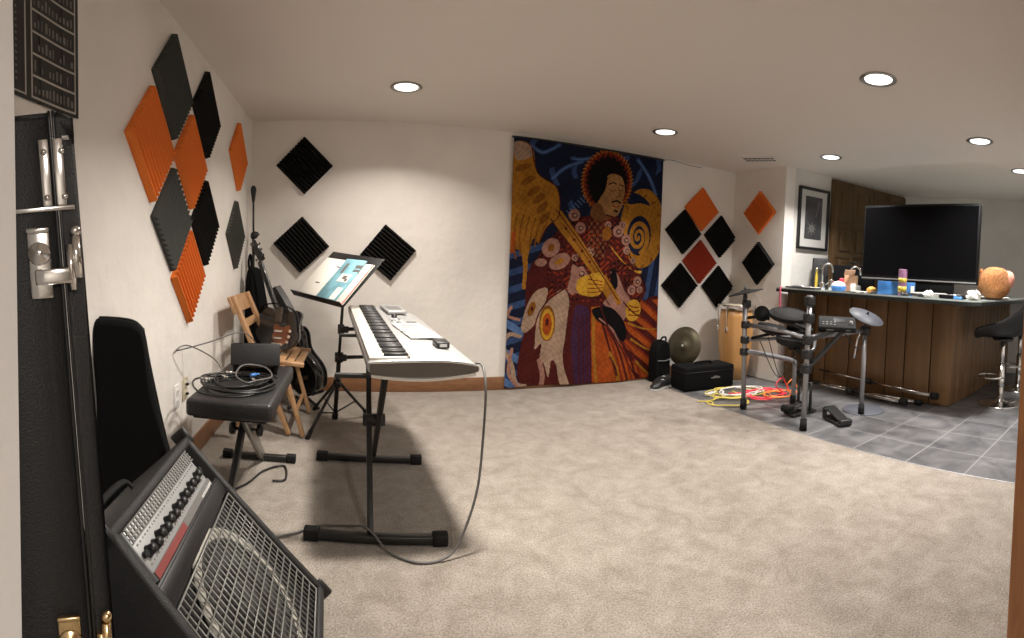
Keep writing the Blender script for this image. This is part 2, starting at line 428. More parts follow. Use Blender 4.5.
def foam(side, p, ang, k, label, group):
    """side L: on left wall (p = y,z); B: on back wall (p = x,z); S: on the return wall (p = y,z)"""
    o = bpy.data.objects.new('acoustic_foam', FM[k]); COL.objects.link(o)
    c, s_ = math.cos(math.radians(ang)), math.sin(math.radians(ang))
    if side == 'B': X, Y, N, o.location = V((1, 0, 0)), V((0, 0, 1)), V((0, -1, 0)), (p[0], DB-.001, p[1])
    elif side == 'L': X, Y, N, o.location = V((0, 1, 0)), V((0, 0, 1)), V((1, 0, 0)), (XL+.001, p[0]*1.024, 1.073+(p[1]-1.073)*1.024); o.scale = (1.05, 1.05, .8)
    else: X, Y, N, o.location = V((0, -1, 0)), V((0, 0, 1)), V((-1, 0, 0)), (XS-.001, p[0], p[1])
    x = X*c+Y*s_; y = -X*s_+Y*c
    o.rotation_euler = axes(x, y, N).to_euler()
    tag(o, label, 'acoustic panel', group)
GL = 'foam diamonds on the left wall'; GB = 'foam diamonds on the plain back wall'; GR = 'foam diamonds right of the wall hanging'; GS = 'foam diamonds on the return wall'
foam('L', (2.107, 1.815), 45, 'char', 'charcoal foam diamond at the top of the left wall cluster', GL)
foam('L', (1.859, 1.516), 45, 'orange', 'largest orange foam diamond, at the left edge of the left wall cluster', GL)
foam('L', (2.611, 1.826), 45, 'black', 'black foam diamond, upper right one of the left wall cluster', GL)
foam('L', (2.350, 1.530), 45, 'orange', 'orange foam diamond in the middle of the left wall cluster, between dark ones', GL)
foam('L', (2.098, 1.233), -45, 'char', 'charcoal ridged foam diamond, under the large orange one on the left wall', GL)
foam('L', (2.595, 1.249), 45, 'black', 'black foam diamond, lower right one of the left wall cluster', GL)
foam('L', (2.326, 0.972), 45, 'orange', 'lowest orange foam diamond, at the foot of the left wall cluster', GL)
foam('L', (3.363, 1.747), 45, 'orange', 'narrow-looking lone orange foam diamond by the room corner', GL)
foam('L', (3.298, 1.215), 45, 'grey', 'mid grey foam diamond by the corner, beside the tall microphone stand', GL)
foam('B', (-.397, 1.794), 45, 'black', 'flat black foam diamond, the top one of three on the plain back wall', GB)
foam('B', (-.415, 1.169), 45-2, 'black', 'black ridged foam diamond on the back wall, left of the music stand', GB)
foam('B', (.278, 1.123), 45+6, 'black', 'black ridged foam diamond tilted behind the music stand desk', GB)
foam('B', (3.291, 1.700), 45, 'orange', 'orange foam diamond at the top of the cluster right of the wall hanging', GR)
foam('B', (3.068, 1.452), 44, 'black', 'black foam diamond just right of the wall hanging, in the upper row', GR)
foam('B', (3.563, 1.444), 45, 'black', 'black foam diamond right of the orange top one, in the upper row', GR)
foam('B', (3.296, 1.163), 45, 'red', 'only dark red foam diamond, between four black ones', GR)
foam('B', (3.050, 0.916), 46, 'black', 'black foam diamond above the bronze cymbal, lower row by the wall hanging', GR)
foam('B', (3.560, 0.912), 45, 'black', 'black foam diamond just above the wooden hand drum', GR)
foam('S', (3.590, 1.700), 45, 'orange', 'lone orange foam diamond nearest the framed picture', GS)
foam('S', (3.580, 1.176), 45, 'black', 'black foam diamond under the lone orange one, nearest the bar', GS)

# ------------------------------------------------------------------ wall hanging (a printed cloth, generic psychedelic guitarist)
def paint():
    W, Hh = 300, 430
    X0, X1, Y0, Y1 = 45., 755., 25., 1205.
    xs = X0+(np.arange(W)+.5)/W*(X1-X0); ys = Y0+(np.arange(Hh)+.5)/Hh*(Y1-Y0)
    X, Y = np.meshgrid(xs, ys)
    # the drawing is made on a canvas whose top edge slopes; square it up here
    U = (X-X0)/(X1-X0); Y = Y + (1-(Y-Y0)/(Y1-Y0))*U*95 - ((Y-Y0)/(Y1-Y0))*U*35
    C = np.zeros((Hh, W, 3))
    c = dict(navy=(.010, .014, .035), blue=(.035, .065, .16), lblue=(.09, .16, .33), gold=(.36, .155, .018), dgold=(.22, .08, .012),
             orange=(.38, .075, .013), red=(.23, .030, .010), maroon=(.075, .012, .010), cream=(.38, .255, .18), blk=(.006, .005, .006),
             skin=(.34, .175, .065), dskin=(.17, .07, .025), purple=(.05, .018, .05), pink=(.34, .17, .13), yel=(.55, .30, .03))
    def fill(mask, k): C[mask] = c[k]
    def poly(pts, k, sm=True):
        if sm: pts = [(p.x, p.y) for p in spline([(a, b, 0) for a, b in pts], 6, True)]
        m_ = np.zeros(X.shape, bool); n = len(pts)
        for i in range(n):
            x1, y1 = pts[i]; x2, y2 = pts[(i+1) % n]
            if y1 == y2: continue
            t_ = ((y1 > Y) != (y2 > Y)) & (X < (x2-x1)*(Y-y1)/(y2-y1)+x1); m_ ^= t_
        fill(m_, k)
    def ell(cx, cy, rx, ry, k, rot=0.):
        a = math.radians(rot); dx, dy = X-cx, Y-cy
        u = dx*math.cos(a)+dy*math.sin(a); v = -dx*math.sin(a)+dy*math.cos(a)
        fill((u/rx)**2+(v/ry)**2 < 1, k)
    def stroke(pts, w, k, w2=None):
        P = spline([(a, b, 0) for a, b in pts], 8); n = len(P)
        best = np.zeros(X.shape, bool)
        for i, p in enumerate(P):
            ww = w if w2 is None else w+(w2-w)*i/(n-1)
            best |= (X-p.x)**2+(Y-p.y)**2 < (ww/2)**2
        for i in range(n-1):
            p, q = P[i], P[i+1]; d = q-p; L = max(d.length, 1e-6)
            t_ = np.clip(((X-p.x)*d.x+(Y-p.y)*d.y)/L**2, 0, 1)
            ww = w if w2 is None else w+(w2-w)*i/(n-1)
            best |= (X-p.x-t_*d.x)**2+(Y-p.y-t_*d.y)**2 < (ww/2)**2
        fill(best, k)
    C[:] = c['navy']
    # brush strokes in the dark background
    rr = np.hypot(X-470, Y-230); th = np.arctan2(Y-230, X-470)
    sw = (np.sin(rr/17+2.5*np.sin(th*3)) > .72) & (np.sin(th*7+rr/60) > .1) & (Y < 420); fill(sw, 'blue')
    for p in ([(215, 215), (270, 165), (345, 135)], [(120, 65), (170, 95), (240, 60)], [(620, 120), (680, 200), (720, 280)], [(300, 120), (340, 125), (385, 118)]): stroke(p, 20, 'blue'); stroke(p, 7, 'lblue')
    for i in range(7): stroke([(285+i*12, 365-i*12), (305+i*12, 385-i*12)], 5, 'lblue')
    fill((Y > 470) & (X < 260) & (np.sin(Y/13+X/40) > .3), 'blue'); fill((X < 230) & (Y > 850) & (np.sin(Y/22-X/30) > .62), 'lblue')
    fill((X > 660) & (Y > 590) & (Y < 790) & (np.sin(X/9+Y/60) > .2), 'blue')
    # golden wing on the left
    poly([(45, 60), (120, 70), (150, 190), (230, 250), (252, 310), (248, 390), (200, 440), (170, 520), (140, 500), (110, 640), (92, 560), (60, 545), (38, 560), (30, 300)], 'gold')
    poly([(45, 50), (100, 55), (125, 110), (60, 130)], 'cream')
    for x, y, r in ((85, 165, -20), (110, 225, -30), (135, 275, -40), (160, 310, -45), (175, 352, -50), (190, 400, -50)): ell(x, y, 34, 15, 'dgold', r)
    for i in range(6): stroke([(70+i*26, 380+i*8), (60+i*24, 470), (70+i*20, 590-i*14)], 7, 'dgold')
    stroke([(95, 480), (112, 610), (110, 730)], 26, 'gold', 14); stroke([(60, 470), (55, 560)], 18, 'orange', 10)
    # spiral on the right
    ell(655, 445, 118, 190, 'gold'); ell(640, 470, 78, 118, 'navy')
    for k in range(150):
        t_ = k/149; a = t_*4.2*PI+.4; r = 62*(1-t_)+4
        ell(630+r*math.cos(a)*.9, 490+r*math.sin(a)*1.2, 13*(1-t_*.6), 13*(1-t_*.6), 'gold')
    ell(650, 470, 100, 165, 'gold'); ell(638, 480, 64, 95, 'navy')
    for k in range(200):
        t_ = k/199; a = -t_*4.4*PI+1.2; r = 66*(1-t_)+3
        ell(634+r*math.cos(a)*.78, 487+r*math.sin(a)*1.15, 12*(1-t_*.55), 12*(1-t_*.55), 'gold')
    for k in range(13):
        a = k/13*2*PI; ell(650+106*math.cos(a), 460+168*math.sin(a), 14, 7, 'dgold', math.degrees(a)+40)
    poly([(560, 300), (600, 275), (660, 300), (690, 335), (640, 325), (580, 330)], 'navy')
    # swirling robe below
    poly([(130, 640), (220, 560), (330, 520), (430, 700), (480, 900), (740, 770), (770, 900), (770, 1230), (150, 1230), (120, 900)], 'maroon')
    fill((X > 560) & (Y > 790) & (Y < 1210) & (np.sin((Y-.55*X-(X-560)**2/900)/13) > .05), 'orange')
    fill((X > 590) & (Y > 800) & (np.sin((Y-.55*X-(X-560)**2/900)/13+1.4) > .86), 'red')
    poly([(410, 800), (450, 790), (480, 900), (560, 1010), (640, 1150), (690, 1210), (430, 1220), (415, 1050)], 'orange')
    for i in range(6): stroke([(470+i*14, 900+i*12), (515+i*22, 1040), (560+i*26, 1200)], 11, 'red' if i % 2 else 'maroon')
    stroke([(428, 820), (432, 1000), (455, 1200)], 14, 'gold'); stroke([(510, 1040), (545, 1110), (555, 1170)], 16, 'gold'); stroke([(512, 1060), (540, 1110), (550, 1150)], 7, 'maroon')
    poly([(330, 830), (400, 830), (420, 1000), (425, 1210), (350, 1210), (320, 1000)], 'purple')
    for i in range(3): stroke([(350+i*22, 860), (362+i*20, 1020), (372+i*20, 1200)], 7, 'maroon')
    # jacket with pale rosettes
    poly([(330, 400), (430, 385), (530, 395), (555, 480), (590, 590), (650, 660), (690, 740), (640, 820), (560, 800), (400, 820), (330, 780), (200, 700), (150, 640), (200, 520), (270, 440)], 'maroon')
    stroke([(340, 400), (290, 450), (215, 520), (165, 620)], 6, 'blk'); stroke([(535, 400), (560, 490), (600, 590), (660, 670), (690, 750)], 6, 'blk')
    fill((Y > 400) & (Y < 800) & (X > 210) & (X < 660) & (C[:, :, 0] == c['maroon'][0]) & (np.sin(X/7.3+np.sin(Y/11)*2)*np.sin(Y/8.1+np.cos(X/13)*2) > .55), 'red')
    fill((Y > 400) & (Y < 800) & (X > 210) & (X < 660) & (C[:, :, 0] == c['maroon'][0]) & (np.sin(X/6.1+np.sin(Y/9)*2)*np.sin(Y/7.1+np.cos(X/10)*2) < -.6), 'blk')
    for x, y, r in ((320, 385, 26), (350, 445, 24), (300, 470, 14), (530, 460, 26), (570, 500, 24), (575, 550, 18), (610, 600, 14), (640, 700, 22), (610, 740, 22), (330, 585, 16), (360, 660, 30), (330, 700, 24),
                    (480, 430, 16), (550, 430, 18), (655, 740, 16), (345, 735, 20), (400, 560, 22)):
        ell(x, y, r, r*1.1, 'pink'); ell(x+2, y+2, r*.5, r*.5, 'maroon'); ell(x+3, y+2, r*.28, r*.28, 'cream')
    fill((np.abs(X-430) < 42) & (Y > 405) & (Y < 590) & (np.sin(X/4.5)*np.sin(Y/6.) > .25), 'dskin')
    ell(475, 470, 22, 34, 'dgold')
    ell(222, 540, 38, 46, 'pink', 20); ell(222, 540, 14, 20, 'dgold', 20); ell(262, 605, 50, 34, 'pink', -35); ell(262, 605, 22, 13, 'gold', -35); ell(180, 610, 26, 20, 'pink')
    # pale feather drops with golden eyes
    poly([(205, 730), (215, 760), (185, 870), (130, 940), (105, 920), (125, 820), (160, 750)], 'cream'); ell(148, 830, 15, 36, 'dgold', 15); ell(150, 830, 6, 12, 'maroon')
    poly([(285, 735), (312, 820), (300, 960), (290, 1080), (330, 1215), (280, 1190), (262, 1100), (240, 1080), (230, 1160), (208, 1090), (190, 1085), (195, 1000), (165, 1020), (170, 880), (220, 790)], 'cream')
    ell(218, 900, 34, 86, 'dgold'); ell(218, 905, 28, 74, 'yel'); ell(218, 905, 20, 54, 'orange'); ell(218, 895, 8, 18, 'maroon')
    stroke([(190, 1080), (205, 1150), (200, 1210)], 20, 'pink')
    stroke([(60, 820), (48, 860), (95, 880)], 14, 'pink'); stroke([(100, 960), (55, 950), (35, 1010), (70, 1090), (90, 1180), (130, 1200)], 18, 'cream'); stroke([(70, 1020), (60, 1130), (100, 1205)], 14, 'pink')
    # guitar
    stroke([(240, 390), (330, 510), (430, 650), (520, 800)], 62, 'gold', 34); stroke([(270, 430), (380, 580), (450, 690)], 8, 'dgold')
    for i in range(5): ell(285+i*38, 450+i*52, 7, 7, 'maroon')
    poly([(485, 520), (550, 600), (640, 660), (660, 650), (600, 640), (530, 570)], 'yel')
    poly([(500, 650), (530, 660), (570, 740), (610, 800), (585, 870), (540, 900), (500, 830), (470, 800), (500, 760)], 'pink')
    poly([(505, 640), (528, 660), (535, 720), (515, 740), (500, 700)], 'blk'); stroke([(470, 680), (510, 740), (545, 800)], 24, 'gold')
    poly([(420, 830), (500, 820), (560, 870), (590, 930), (580, 990), (540, 960), (500, 920), (440, 880)], 'blk')
    stroke([(455, 875), (520, 930), (560, 1010)], 8, 'pink')
    # hands
    poly([(345, 690), (400, 665), (455, 655), (470, 690), (460, 750), (420, 770), (360, 760), (335, 725)], 'yel')
    for i in range(4): stroke([(395, 690+i*20), (430, 693+i*19), (462, 700+i*14)], 5, 'red')
    poly([(590, 800), (640, 790), (665, 830), (650, 880), (610, 890), (585, 860)], 'yel')
    for i in range(3): stroke([(600, 815+i*22), (630, 825+i*20), (655, 825+i*18)], 6, 'red')
    poly([(320, 620), (355, 640), (385, 640), (350, 665), (330, 760), (300, 740), (310, 680)], 'pink')
    for q in ([(410, 800), (415, 1000), (432, 1210)], [(450, 790), (490, 900), (560, 1010), (640, 1150), (690, 1210)], [(330, 830), (320, 1000), (350, 1210)], [(312, 820), (300, 960), (292, 1080), (330, 1210)], [(285, 735), (220, 790), (172, 880), (166, 1010)], [(570, 800), (640, 860), (740, 900)], [(590, 930), (660, 1010), (750, 1060)], [(620, 1040), (690, 1120), (750, 1160)]): stroke(q, 8, 'maroon', 5)
    for q in ([(600, 900), (680, 930), (750, 935)], [(620, 980), (700, 1030), (755, 1050)], [(650, 1090), (710, 1150), (755, 1180)]): stroke(q, 12, 'gold', 4)
    for q in ([(252, 310), (250, 390), (200, 445), (168, 525)], [(120, 70), (150, 190), (230, 250), (252, 310)], [(240, 365), (330, 485), (440, 640), (540, 790)], [(215, 405), (300, 525), (400, 670), (500, 810)]): stroke(q, 5, 'maroon')
    # hair and head of the guitarist
    rr = np.hypot((X-470)/122, (Y-225)/148); th = np.arctan2((Y-225), (X-470))
    fill(rr < 1+.035*np.sin(th*44), 'gold'); fill(rr < .955+.05*np.sin(th*44+1), 'red'); fill(rr < .86+.05*np.sin(th*31), 'maroon'); fill(rr < .78+.05*np.sin(th*23), 'blk')
    poly([(412, 300), (440, 250), (470, 200), (500, 188), (540, 205), (556, 258), (552, 300), (535, 365), (512, 390), (470, 380), (440, 400), (420, 370)], 'skin')
    poly([(405, 340), (440, 330), (470, 385), (500, 395), (440, 410), (395, 385)], 'dskin')
    poly([(425, 250), (452, 215), (470, 205), (462, 260), (440, 300), (420, 330), (405, 300)], 'blk')
    stroke([(478, 238), (498, 230), (514, 236)], 6, 'blk'); stroke([(530, 240), (548, 244)], 5, 'blk')
    stroke([(480, 262), (498, 270), (514, 264)], 4, 'dskin'); stroke([(532, 268), (548, 266)], 4, 'dskin')
    stroke([(524, 255), (532, 290), (518, 298)], 5, 'dskin'); stroke([(496, 322), (520, 316), (536, 326)], 9, 'blk')
    stroke([(496, 338), (518, 344), (532, 338)], 5, 'red'); stroke([(508, 362), (520, 366)], 9, 'blk')
    tex = .80+.14*np.sin(X/5.3+2*np.sin(Y/17))*np.sin(Y/6.1+2*np.cos(X/19))+.10*np.sin(X/23+Y/31)*np.sin(Y/41-X/37)
    C = C*tex[:, :, None]*.92
    return C
def make_tapestry():
    C = paint(); Hh, W, _ = C.shape
    x0, x1, zt, zb = 1.28, 2.765, 2.103, .018
    t = thing('wall_hanging', ((x0+x1)/2, DB-.03, zb), 'tall colourful printed cloth of a guitarist with round hair, hung on the back wall', 'wall hanging')
    mb = MB(); vs = {}
    for j in range(Hh+1):
        for i in range(W+1):
            u, v = i/W, j/Hh
            x = x0+(x1-x0)*u + (.035*u-.008)*v; z = zt+(zb-zt)*v + .010*math.sin(u*7)*v*v
            y = DB-.032-.010*math.sin(u*19+.6)*v-.006*math.sin(u*8+v*5)
            vs[i, j] = mb.bm.verts.new((x, y, z))
    for j in range(Hh):
        for i in range(W): mb.face([vs[i, j], vs[i, j+1], vs[i+1, j+1], vs[i+1, j]], True)
    ob = mb.build('printed_cloth', M['art'], t, keepnormals=True); me = ob.data
    at = me.color_attributes.new('print', 'FLOAT_COLOR', 'CORNER')
    cols = np.ones((Hh*W, 4, 4), np.float32); cols[:, :, :3] = C.reshape(-1, 1, 3)
    at.data.foreach_set('color', cols.reshape(-1))
    so = ob.modifiers.new('thickness', 'SOLIDIFY'); so.thickness = .002; so.offset = -1
    mb = MB(); mb.cyl((x0-.012, DB-.024, zt+.006), (x1+.014, DB-.024, zt+.012), .009); mb.build('hanging_rod', M['blackm'], t)
    mb = MB(); mb.tube(spline([(x1+.01, DB-.02, zt+.01), (x1+.12, DB-.012, 2.135), (x1+.35, DB-.012, 2.12), (x1+.5, DB-.01, 2.125)], 6), .0025, 5); mb.build('hanging_cord', M['cableblk'], t)
make_tapestry()

# ------------------------------------------------------------------ poster on the left wall
t = thing('wall_poster', (XL+.005, 1.12, 1.48), 'black chart poster with pale ruled rows at the top left, above the hard case', 'poster')
def pz(y, z): return z   # sheet corners
mb = MB(); y0, y1, z0, z1 = .86, 1.325, 1.49, 2.10
def sheet(mb, ya, yb, za, zb, off):
    n, m_ = max(2, int((yb-ya)/.012)), 1
    for i in range(n):
        for a in range(1):
            p = []
            for (q, zz) in ((i, za), (i+1, za), (i+1, zb), (i, zb)):
                y = ya+(yb-ya)*q/n; p.append(mb.bm.verts.new((XL+.004+off+.010*max(0, (y-1.2)/.125)**2, y, zz)))
            mb.face(p)
def shd(ya, yb, za, zb, off, name, m, k):
    sheet(k, ya, yb, za, zb, off)
sheet(mb, y0, y1, z0, z1, 0); ob = mb.build('sheet', M['posterblk'], t)
so = ob.modifiers.new('thickness', 'SOLIDIFY'); so.thickness = .002
mb = MB()
for i in range(11): sheet(mb, 1.105, 1.310, 1.499+i*.058, 1.505+i*.058, .003)
for ya, yb in ((1.098, 1.104), (1.306, 1.311), (1.07, 1.076), (.9, .904)): sheet(mb, ya, yb, 1.499, 2.09, .003)
sheet(mb, .9, 1.074, 1.50, 1.505, .003)
mb.build('ruled_border', M['posterline'], t)
mb = MB(); rnd = random.Random(3)
for i in range(10):
    for k in range(11):
        y = 1.114+k*.0175
        if rnd.random() < .85:
            z = 1.515+i*.058
            sheet(mb, y, y+.003+.008*rnd.random(), z, z+.012+.018*rnd.random(), .0026)
for i in range(34):
    for k in range(3): sheet(mb, .94+k*.045, .947+k*.045, 1.53+i*.0165, 1.536+i*.0165, .0026)
mb.build('chart_lettering', M['postertxt'], t)

# ------------------------------------------------------------------ hard guitar case standing beside the jamb
t = thing('guitar_hard_case', (-.26, .56, 0), 'tall black hard guitar case with chrome latches, standing against the white jamb', 'guitar case')
ct = V((.84, .5426, 0)).normalized(); cd = V((-ct.y, ct.x, 0)).normalized()       # thickness and depth directions
lean = V((-.093, .012, 1.0)).normalized()
cz = lean; cx = (ct-cz*ct.dot(cz)).normalized(); cy = cz.cross(cx).normalized()
RC = axes(cx, cy, cz)
cb = V((-.232, .492, .008))                 # foot of the seam on the near side
def CP(a, b, c): return cb+RC@V((a, b, c))
L = 1.215
outline = spline([(.0, .01, 0), (.0, .62, 0), (.0, L-.02, 0), (.02, L, 0), (.16, L, 0), (.185, L-.03, 0), (.19, .72, 0), (.23, .60, 0), (.22, .45, 0), (.27, .30, 0), (.29, .15, 0), (.24, .02, 0), (.14, .0, 0), (.02, 0, 0)], 5, True)
def case_half(a0, a1, name, m):
    mb = MB(); n = len(outline); inset = .012
    c2 = [V((p.x, p.y)) for p in outline]; cen = V((.12, .6))
    rings = []
    for a, sc in ((a0, 0.), (a0, 0), (a1-(.018 if a1 > a0 else -.018), 0.), (a1-(.004 if a1 > a0 else -.004), .6), (a1, 1.)):
        ring = []
        for i in range(n):
            tn = (c2[(i+1) % n]-c2[i-1]).normalized(); nn = V((tn.y, -tn.x))
            q = c2[i]-nn*inset*sc if True else c2[i]
            if (q-cen).length > (c2[i]-cen).length: q = c2[i]+nn*inset*sc
            ring.append(mb.bm.verts.new(CP(a, q.x, q.y)))
        rings.append(ring)
    for A, B in zip(rings[1:-1], rings[2:]):
        for i in range(n): mb.face([A[i], A[(i+1) % n], B[(i+1) % n], B[i]], True)
    mb.face(rings[1]); mb.face(rings[-1])
    mb.bm.verts.ensure_lookup_table()
    for v in rings[0]: mb.bm.verts.remove(v)
    return mb.build(name, m, t)
case_half(-.0015, -.105, 'shell', M['tolex'])
case_half(.0015, .026, 'lid', M['tolex'])
mb = MB()
for a0, a1 in ((-.004, -.001), (.001, .004)): mb.tube([CP((a0+a1)/2, p.x-.0012, p.y) if p.x < .1 else CP((a0+a1)/2, p.x+.0012, p.y) for p in outline], .0022, 6, True)
mb.build('valance', M['blackm'], t)
# chrome end band at the neck end
mb = MB()
for a in (-.012, .005): mb.bar(CP(a, -.003, L-.085), CP(a, -.003, L-.004), .012, .004, up=cy, bev=.0015)
mb.bar(CP(-.10, -.003, L-.088), CP(.02, -.003, L-.088), .006, .004, up=cy, bev=.0015); mb.bar(CP(-.10, .004, L-.002), CP(.02, .004, L-.002), .006, .004, up=cy, bev=.0015)
for a, z in ((-.012, L-.02), (-.012, L-.075), (.009, L-.02), (.009, L-.075)): mb.ball(CP(a, -.005, z), .004, u=8, v=6)
mb.build('end_band', M['chrome'], t)
def latch(z, m, big):
    mb = MB()
    mb.bar(CP(-.027, -.003, z-.042), CP(-.027, -.003, z+.042), .027, .005, up=cy, bev=.002)
    mb.bar(CP(-.041, -.007, z+.040), CP(-.013, -.007, z+.040), .006, .006, up=cy, bev=.002)
    mb.lathe([(.0, .006), (.006, .006), (.0075, .003), (.013, .003), (.0145, 0), (.0145, -.002)], CP(-.027, -.005, z+.012), axes(cx, cz, -cy), 20)
    mb.bar(CP(-.034, -.009, z-.016), CP(.010, -.009, z-.016), .019, .006, up=cy, bev=.003)
    mb.cyl(CP(.010, -.006, z-.034), CP(.010, -.006, z+.02), .005, seg=10)
    mb.cyl(CP(.017, -.004, z-.02), CP(.017, -.004, z+.03), .006, seg=10); mb.ball(CP(.018, -.004, z+.036), .007, u=10, v=6)
    mb.build('latch', m, t)
latch(1.062, M['chrome'], 1); latch(.600, M['gold'], 0); latch(.30, M['chrome'], 0)
mb = MB(); mb.tube(spline([CP(-.052, -.004, .36), CP(-.052, -.034, .38), CP(-.052, -.040, .42), CP(-.052, -.034, .46), CP(-.052, -.004, .48)], 6), .010, 10); mb.build('carry_handle', M['leather'], t)

# ------------------------------------------------------------------ amplifier tilted back
al = math.radians(92.8); be = math.radians(45.6)
ea = V((math.cos(al), math.sin(al), 0)); en = V((-math.sin(al), math.cos(al), 0))
eu = en*math.cos(be)+V((0, 0, 1))*math.sin(be); ef = ea.cross(eu)      # ef: out of the front
if ef.z < 0: ef = -ef
AW, AH, AD = .510, .545, .265
abr = V((-.056, 1.295, .193))
def AP(s, u, o): return abr - ea*s + eu*u + ef*o      # s: from right end to left end (0..AW); u: up the front; o: out
RA = axes(-ea, eu, -(-ea).cross(eu)) if (-ea).cross(eu).dot(ef) < 0 else axes(-ea, eu, (-ea).cross(eu))
t = thing('guitar_amplifier', (abr.x-.25, abr.y-.25, 0), 'black combo amplifier tilted back on the carpet, wire grille over one big speaker', 'amplifier')
def slab(mb, s0, s1, u0, u1, o0, o1, bev=0.): mb.box(AP((s0+s1)/2, (u0+u1)/2, (o0+o1)/2), (abs(s1-s0), abs(u1-u0), abs(o1-o0)), RA, bev)
mb = MB()
T_ = .022
slab(mb, 0, T_, 0, AH, -AD, 0, .006); slab(mb, AW-T_, AW, 0, AH, -AD, 0, .006)
slab(mb, 0, AW, AH-T_, AH, -AD, 0, .006); slab(mb, 0, AW, 0, T_, -AD, 0, .006)
slab(mb, T_*.8, AW-T_*.8, T_*.8, AH-T_*.8, -AD, -AD+.015)
mb.build('cabinet', M['tolex'], t)
UPAN = AH-.155
mb = MB(); slab(mb, T_*.8, AW-T_*.8, AH-.165, AH-.135, -.03, -.006, .002); slab(mb, T_*.8, AW-T_*.8, UPAN-.02, UPAN+.025, -.03, -.008, .002); slab(mb, T_*.8, AW-T_*.8, T_*.8, UPAN, -.05, -.034)
mb.build('baffle', M['black'], t)
# control panel with scale strip, knobs and stripe
mb = MB(); slab(mb, .05, AW-.05, AH-.138, AH-.024, -.035, -.016, .003); mb.build('control_panel', M['panelgrey'], t)
mb = MB(); slab(mb, .05, AW-.05, AH-.138, AH-.114, -.015, -.0125); pn = mb.build('name_strip', M['print'], t)
mb = MB(); slab(mb, AW-.235, AW-.05, AH-.137, AH-.115, -.0125, -.0115); mb.build('red_stripe', M['redstripe'], t)
mb = MB()
for i in range(8): slab(mb, .058+i*.0105, .0655+i*.0105, AH-.131, AH-.1235, -.0126, -.0114)
mb.build('maker_lettering', M['logo'], t)
mb = MB()
for i in range(31): slab(mb, .055+i*.0133, .058+i*.0133, AH-.054, AH-.022, -.013, -.0095)
for j in range(4): slab(mb, .05, AW-.05, AH-.026-j*.0095, AH-.0235-j*.0095, -.013, -.0095)
mb.build('vent_grille', M['grille'], t)
for i in range(60):
    if i % 30 == 0: mb = MB()
    s0 = .062+(i % 30)*.0131; uu = AH-.062-(i//30)*.042; slab(mb, s0, s0+.003+.004*rnd.random(), uu-.002, uu+.002, -.0162, -.0155)
    if i % 30 == 29: mb.build('panel_lettering', M['print'], t)
for i in range(13):
    c_ = AP(.088+i*.0285, AH-.086-(.004 if i % 2 else 0), -.016)
    mb = MB(); mb.lathe([(0, .019), (.0075, .019), (.0095, .015), (.0105, .004), (.0125, 0), (.0125, -.002)], c_, RA if RA.determinant() > 0 and (RA@V((0, 0, 1))).dot(ef) > 0 else axes(-ea, eu, ef), 16)
    mb.build('knob', M['black'], t)
for s_ in (.060, .073, AW-.062):
    mb = MB(); mb.cyl(AP(s_, AH-.083, -.018), AP(s_, AH-.083, -.006), .0065, seg=12); mb.build('input_jack', M['blackm'], t)
# speaker
sc_ = AP(AW/2, (UPAN)/2+.008, -.034); RS = axes(-ea, eu, ef) if (-ea).cross(eu).dot(ef) > 0 else axes(ea, eu, ef)
mb = MB(); mb.lathe([(.148, 0), (.172, .001), (.175, .006), (.160, .012), (.148, .006)], sc_, RS, 48); sp = mb.build('speaker', M['surround'], t)
mb = MB(); mb.lathe([(.150, .005), (.146, .010), (.140, .006), (.13, .001), (.05, -.001), (.048, .006), (.03, .014), (0, .017)], sc_, RS, 48); mb.build('speaker_cone', M['cone'], sp)
# wire grille
g0, g1, v0, v1 = .030, AW-.030, .026, UPAN-.028
mb = MB(); nx, ny = 26, 14
for i in range(nx+1):
    s_ = g0+(g1-g0)*i/nx; mb.tube([AP(s_, v0, -.010), AP(s_, v1, -.010)], .0019, 5)
for j in range(ny+1):
    u_ = v0+(v1-v0)*j/ny; mb.tube([AP(g0, u_, -.0085), AP(g1, u_, -.0085)], .0019, 5)
mb.tube([AP(g0, v0, -.008), AP(g1, v0, -.008), AP(g1, v1, -.008), AP(g0, v1, -.008)], .003, 6, True)
mb.build('wire_grille', M['grille'], t)
for s_ in (-.002, AW+.002):
    for u_ in (.0, AH):
        mb = MB(); mb.box(AP(s_, u_, -.02), (.014, .05, .05), RA, bev=.006); mb.build('corner_guard', M['black'], t)
mb = MB(); pth = spline([AP(AW*.32, AH+.002, -.13), AP(AW*.35, AH+.026, -.13), AP(AW*.5, AH+.032, -.13), AP(AW*.65, AH+.026, -.13), AP(AW*.68, AH+.002, -.13)], 6); mb.tube(pth, .009, 8, sq=.6); mb.build('carry_handle', M['rubber'], t)
for s_ in (.03, AW-.03):
    mb = MB(); a_ = AP(s_, AH*.42, -AD+.01); mb.bar(a_, (a_.x-.05, a_.y, .004), .02, .008, up=(0, 1, 0), bev=.002); mb.build('tilt_leg', M['blackm'], t)

# ------------------------------------------------------------------ soft gig bag against the left wall
t = thing('gig_bag', (-.72, 1.60, 0), 'upright black nylon gig bag leaning on the left wall behind the amplifier', 'gig bag')
